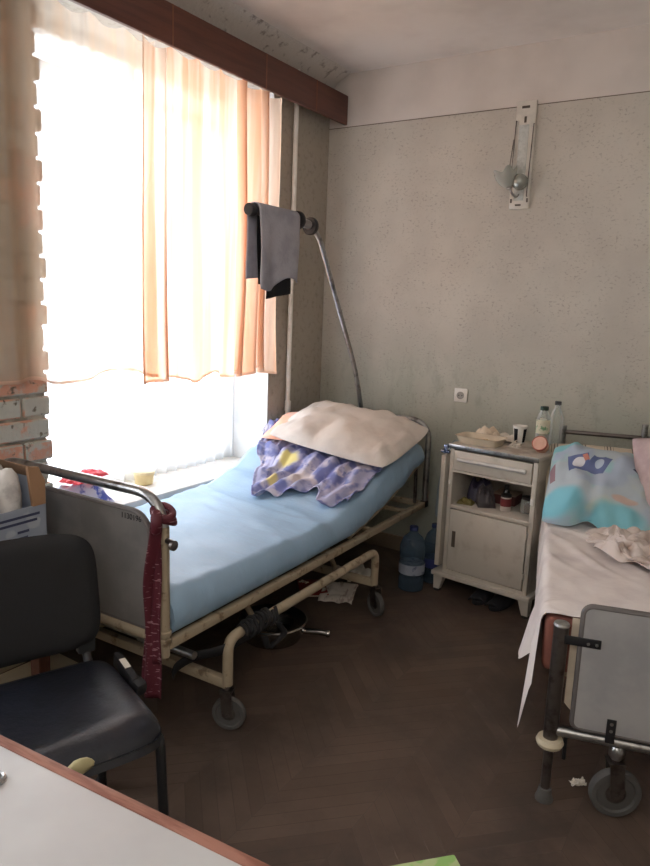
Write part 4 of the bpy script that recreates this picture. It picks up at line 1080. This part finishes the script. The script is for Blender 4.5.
RB_obj('pillow', pillow_bm(.38, .40, .13, 15, M=M), mv, 'dusty mauve pillow standing right of the teal pillow', 'pillow', sharp=180)
# crumpled cloth
b = MB(); b.open = True
def cloth(u, v):
    x = .12+.46*u; y = .42+.62*v-.05*math.sin(u*5)
    if u < .5: y = .78+(y-.78)*(.25+1.5*u)
    x += .02*math.sin(v*26)*(.3+.7*(1-v)); y += .022*math.sin(u*31+v*3)*(1-v)
    h = .022*abs(math.sin(u*22+5*nz(u*3, v*3, 1)+v*9))+.050*abs(nz(u*5+2, v*6, 6))+.022*abs(nz(u*13, v*14, 3))
    e = min(1, 7*min(u, 1-u, v, 1-v))
    return (x+.04*nz(v*7, u*5, 2), y+.04*nz(u*7, v*4, 8), .597+h*(.35+.65*e))
b.grid(cloth, 100, 100)
RB_obj('nightgown', b, mat('cream_cotton', s2l(214, 202, 196), .95, 0, s2l(190, 174, 164), 8), 'crumpled cream pink nightgown lying below the pillows on the right bed', 'clothing', sharp=180, thick=.003)

# ------------------------------------------------------------------ wall lamp, socket
t = thing('wall_lamp', 'tall white wall lamp with grey glass shade on the back wall', 'lamp', (1.19, 0, 2.0))
b = MB(); b.span((-.052, -.014, -.012), (.052, -.0005, .515), .004); obj('back_plate', b, mat('plate_cream', s2l(226, 220, 210), .4), t)
b = MB(); b.span((-.028, -.018, .03), (.022, -.0142, .40), .002); obj('glass_strip', b, mat('frosted_glass', s2l(206, 208, 204), .15, 0, s2l(180, 182, 178), 30), t)
for x0, x1, z0, z1 in ((-.05, -.066, .33, .12), (.047, .040, .40, .05), (-.044, -.048, .42, .1)):
    b = MB(); b.tube([(x0, -.022, z0), (x1, -.026, z1)], .0028, 8); b.tube([(x0, -.014, z0), (x0, -.022, z0)], .003, 6); b.tube([(x1, -.012, z1) if abs(x1) < .052 else (x1*.78, -.012, z1), (x1, -.026, z1)], .0028, 6); obj('rod', b, darkchrome, t)
b = MB(); b.box((-.002, -.0155, .485), (.04, .003, .012), None, .001); b.box((0, -.0155, .425), (.012, .003, .03), None, .001); b.box((-.004, -.0155, .008), (.03, .003, .008), None, .001); obj('slot', b, mat('dark_recess', s2l(92, 82, 72), .6), t)
for x in (-.042, .042):
    b = MB(); b.box((x, -.016, .03), (.009, .005, .02), None, .001); obj('clip', b, darkchrome, t)
b = MB(); b.tube(crv([(-.005, -.014, .06), (-.008, -.05, .045), (-.025, -.075, .065), (-.030, -.08, .10)], 6), .006, 10); obj('arm', b, chrome, t)
b = MB(); b.lathe([(.0, -.042), (.018, -.038), (.034, -.024), (.041, 0), (.036, .02), (.022, .035), (.0, .041)], (.012, -.062, .115), 28); obj('globe', b, mat('smoked_globe', s2l(168, 172, 166), .10, .6), t)
b = MB(); b.open = True
def tulip(u, v):
    a = 2*PI*u; r = .012+.040*math.sin(min(1, v*1.25)*PI/2)**.8+.012*max(0, v-.6)*(1+1.6*math.sin(a*5))
    p = Vector((r*math.cos(a), r*math.sin(a), .085*v+.012*max(0, v-.7)*3*math.sin(a*5)))
    return Matrix.Rotation(math.radians(-18), 3, 'Y') @ p + Vector((-.036, -.085, .085))
b.grid(tulip, 51, 22); obj('glass_shade', b, glass('smoky_glass', (.62, .64, .60), .45, .2), t, thick=.002, sharp=180)
b = MB(); b.lathe([(.0, 0), (.012, .001), (.014, .012), (.010, .022), (0, .024)], (-.034, -.083, .075), 16); obj('shade_holder', b, chrome, t)
t = thing('wall_socket', 'square white wall socket above the cabinet', 'socket', (.947, 0, .99))
b = MB(); b.box((0, -.006, 0), (.078, .012, .078), None, .004); obj('cover', b, white_paint, t)
b = MB(); b.lathe([(.021, 0), (.0215, .004), (.018, .004), (.016, .0015), (.0, .0012)], (0, -.012, 0), 24, Matrix.Rotation(PI/2, 3, 'X')); obj('insert', b, mat('socket_grey', s2l(170, 166, 160), .4), t)
b = MB()
for x in (-.0095, .0095): b.lathe([(0, 0), (.003, .0004), (.003, .002)], (x, -.0135, 0), 10, Matrix.Rotation(PI/2, 3, 'X'))
obj('socket_holes', b, ink, t)

# ------------------------------------------------------------------ light and camera
wd_ = bpy.data.worlds.new('World'); SC.world = wd_; wd_.use_nodes = True
bg = wd_.node_tree.nodes['Background']; bg.inputs[0].default_value = (.90, .965, 1.05, 1); bg.inputs[1].default_value = 8.5
_t = wd_.node_tree; _g = _t.nodes.new('ShaderNodeTexCoord'); _x = _t.nodes.new('ShaderNodeSeparateXYZ'); _m = _t.nodes.new('ShaderNodeMapRange')
_t.links.new(_g.outputs['Generated'], _x.inputs[0]); _t.links.new(_x.outputs[2], _m.inputs[0])      # white overcast above; lower half made brighter to lift the ceiling
_m.inputs[1].default_value = -.05; _m.inputs[2].default_value = .05; _m.inputs[3].default_value = 13.5; _m.inputs[4].default_value = 8.5
_t.links.new(_m.outputs[0], bg.inputs[1])
def portal(y0, y1, z0, z1):
    l = bpy.data.lights.new('portal', 'AREA'); l.shape = 'RECTANGLE'; l.size = abs(y1-y0); l.size_y = z1-z0
    l.cycles.is_portal = True
    o = bpy.data.objects.new('portal', l); COL.objects.link(o); o.location = (-.46, (y0+y1)/2, (z0+z1)/2); o.rotation_euler = (0, -PI/2, 0)
    o.rotation_euler = Matrix(((0, 0, 1), (1, 0, 0), (0, 1, 0))).to_euler()   # -Z points into... set below
    o.rotation_euler = Vector((1, 0, 0)).to_track_quat('-Z', 'Z').to_euler()
portal(W0, W1, SILL, HEAD); portal(V0, V1, .6, 2.45)
l = bpy.data.lights.new('fill_light', 'POINT'); l.shadow_soft_size = .3; l.energy = 34; l.color = (1, .98, .96)  # soft fill added behind the camera to brighten back wall and ceiling
o = bpy.data.objects.new('fill_light', l); COL.objects.link(o); o.location = (2.3, -4.25, 2.1)

cam = bpy.data.cameras.new('camera'); co = bpy.data.objects.new('camera', cam); COL.objects.link(co)
f, yaw, pitch, roll = 698.464, .563, .181, -.037
cam.sensor_fit = 'HORIZONTAL'; cam.sensor_width = 36; cam.lens = f*36/650; cam.clip_start = .02
cy, sy, cp, sp = math.cos(yaw), math.sin(yaw), math.cos(pitch), math.sin(pitch)
fw = Vector((-sy*cp, cy*cp, -sp)); rt = Vector((cy, sy, 0)); up = rt.cross(fw)
c_, s_ = math.cos(roll), math.sin(roll)
r2 = c_*rt - s_*up; u2 = s_*rt + c_*up
Mc = Matrix((r2, u2, -fw)).transposed().to_4x4(); Mc.translation = (2.397, -3.723, 1.462)
co.matrix_world = Mc; SC.camera = co
SC.view_settings.view_transform = 'Standard'; SC.view_settings.look = 'None'; SC.view_settings.exposure = 0
SC.cycles.max_bounces = 10; SC.cycles.diffuse_bounces = 6; SC.cycles.transparent_max_bounces = 16
SC.cycles.sample_clamp_indirect = 4; SC.cycles.use_denoising = True
SC.cycles.caustics_reflective = False; SC.cycles.caustics_refractive = False
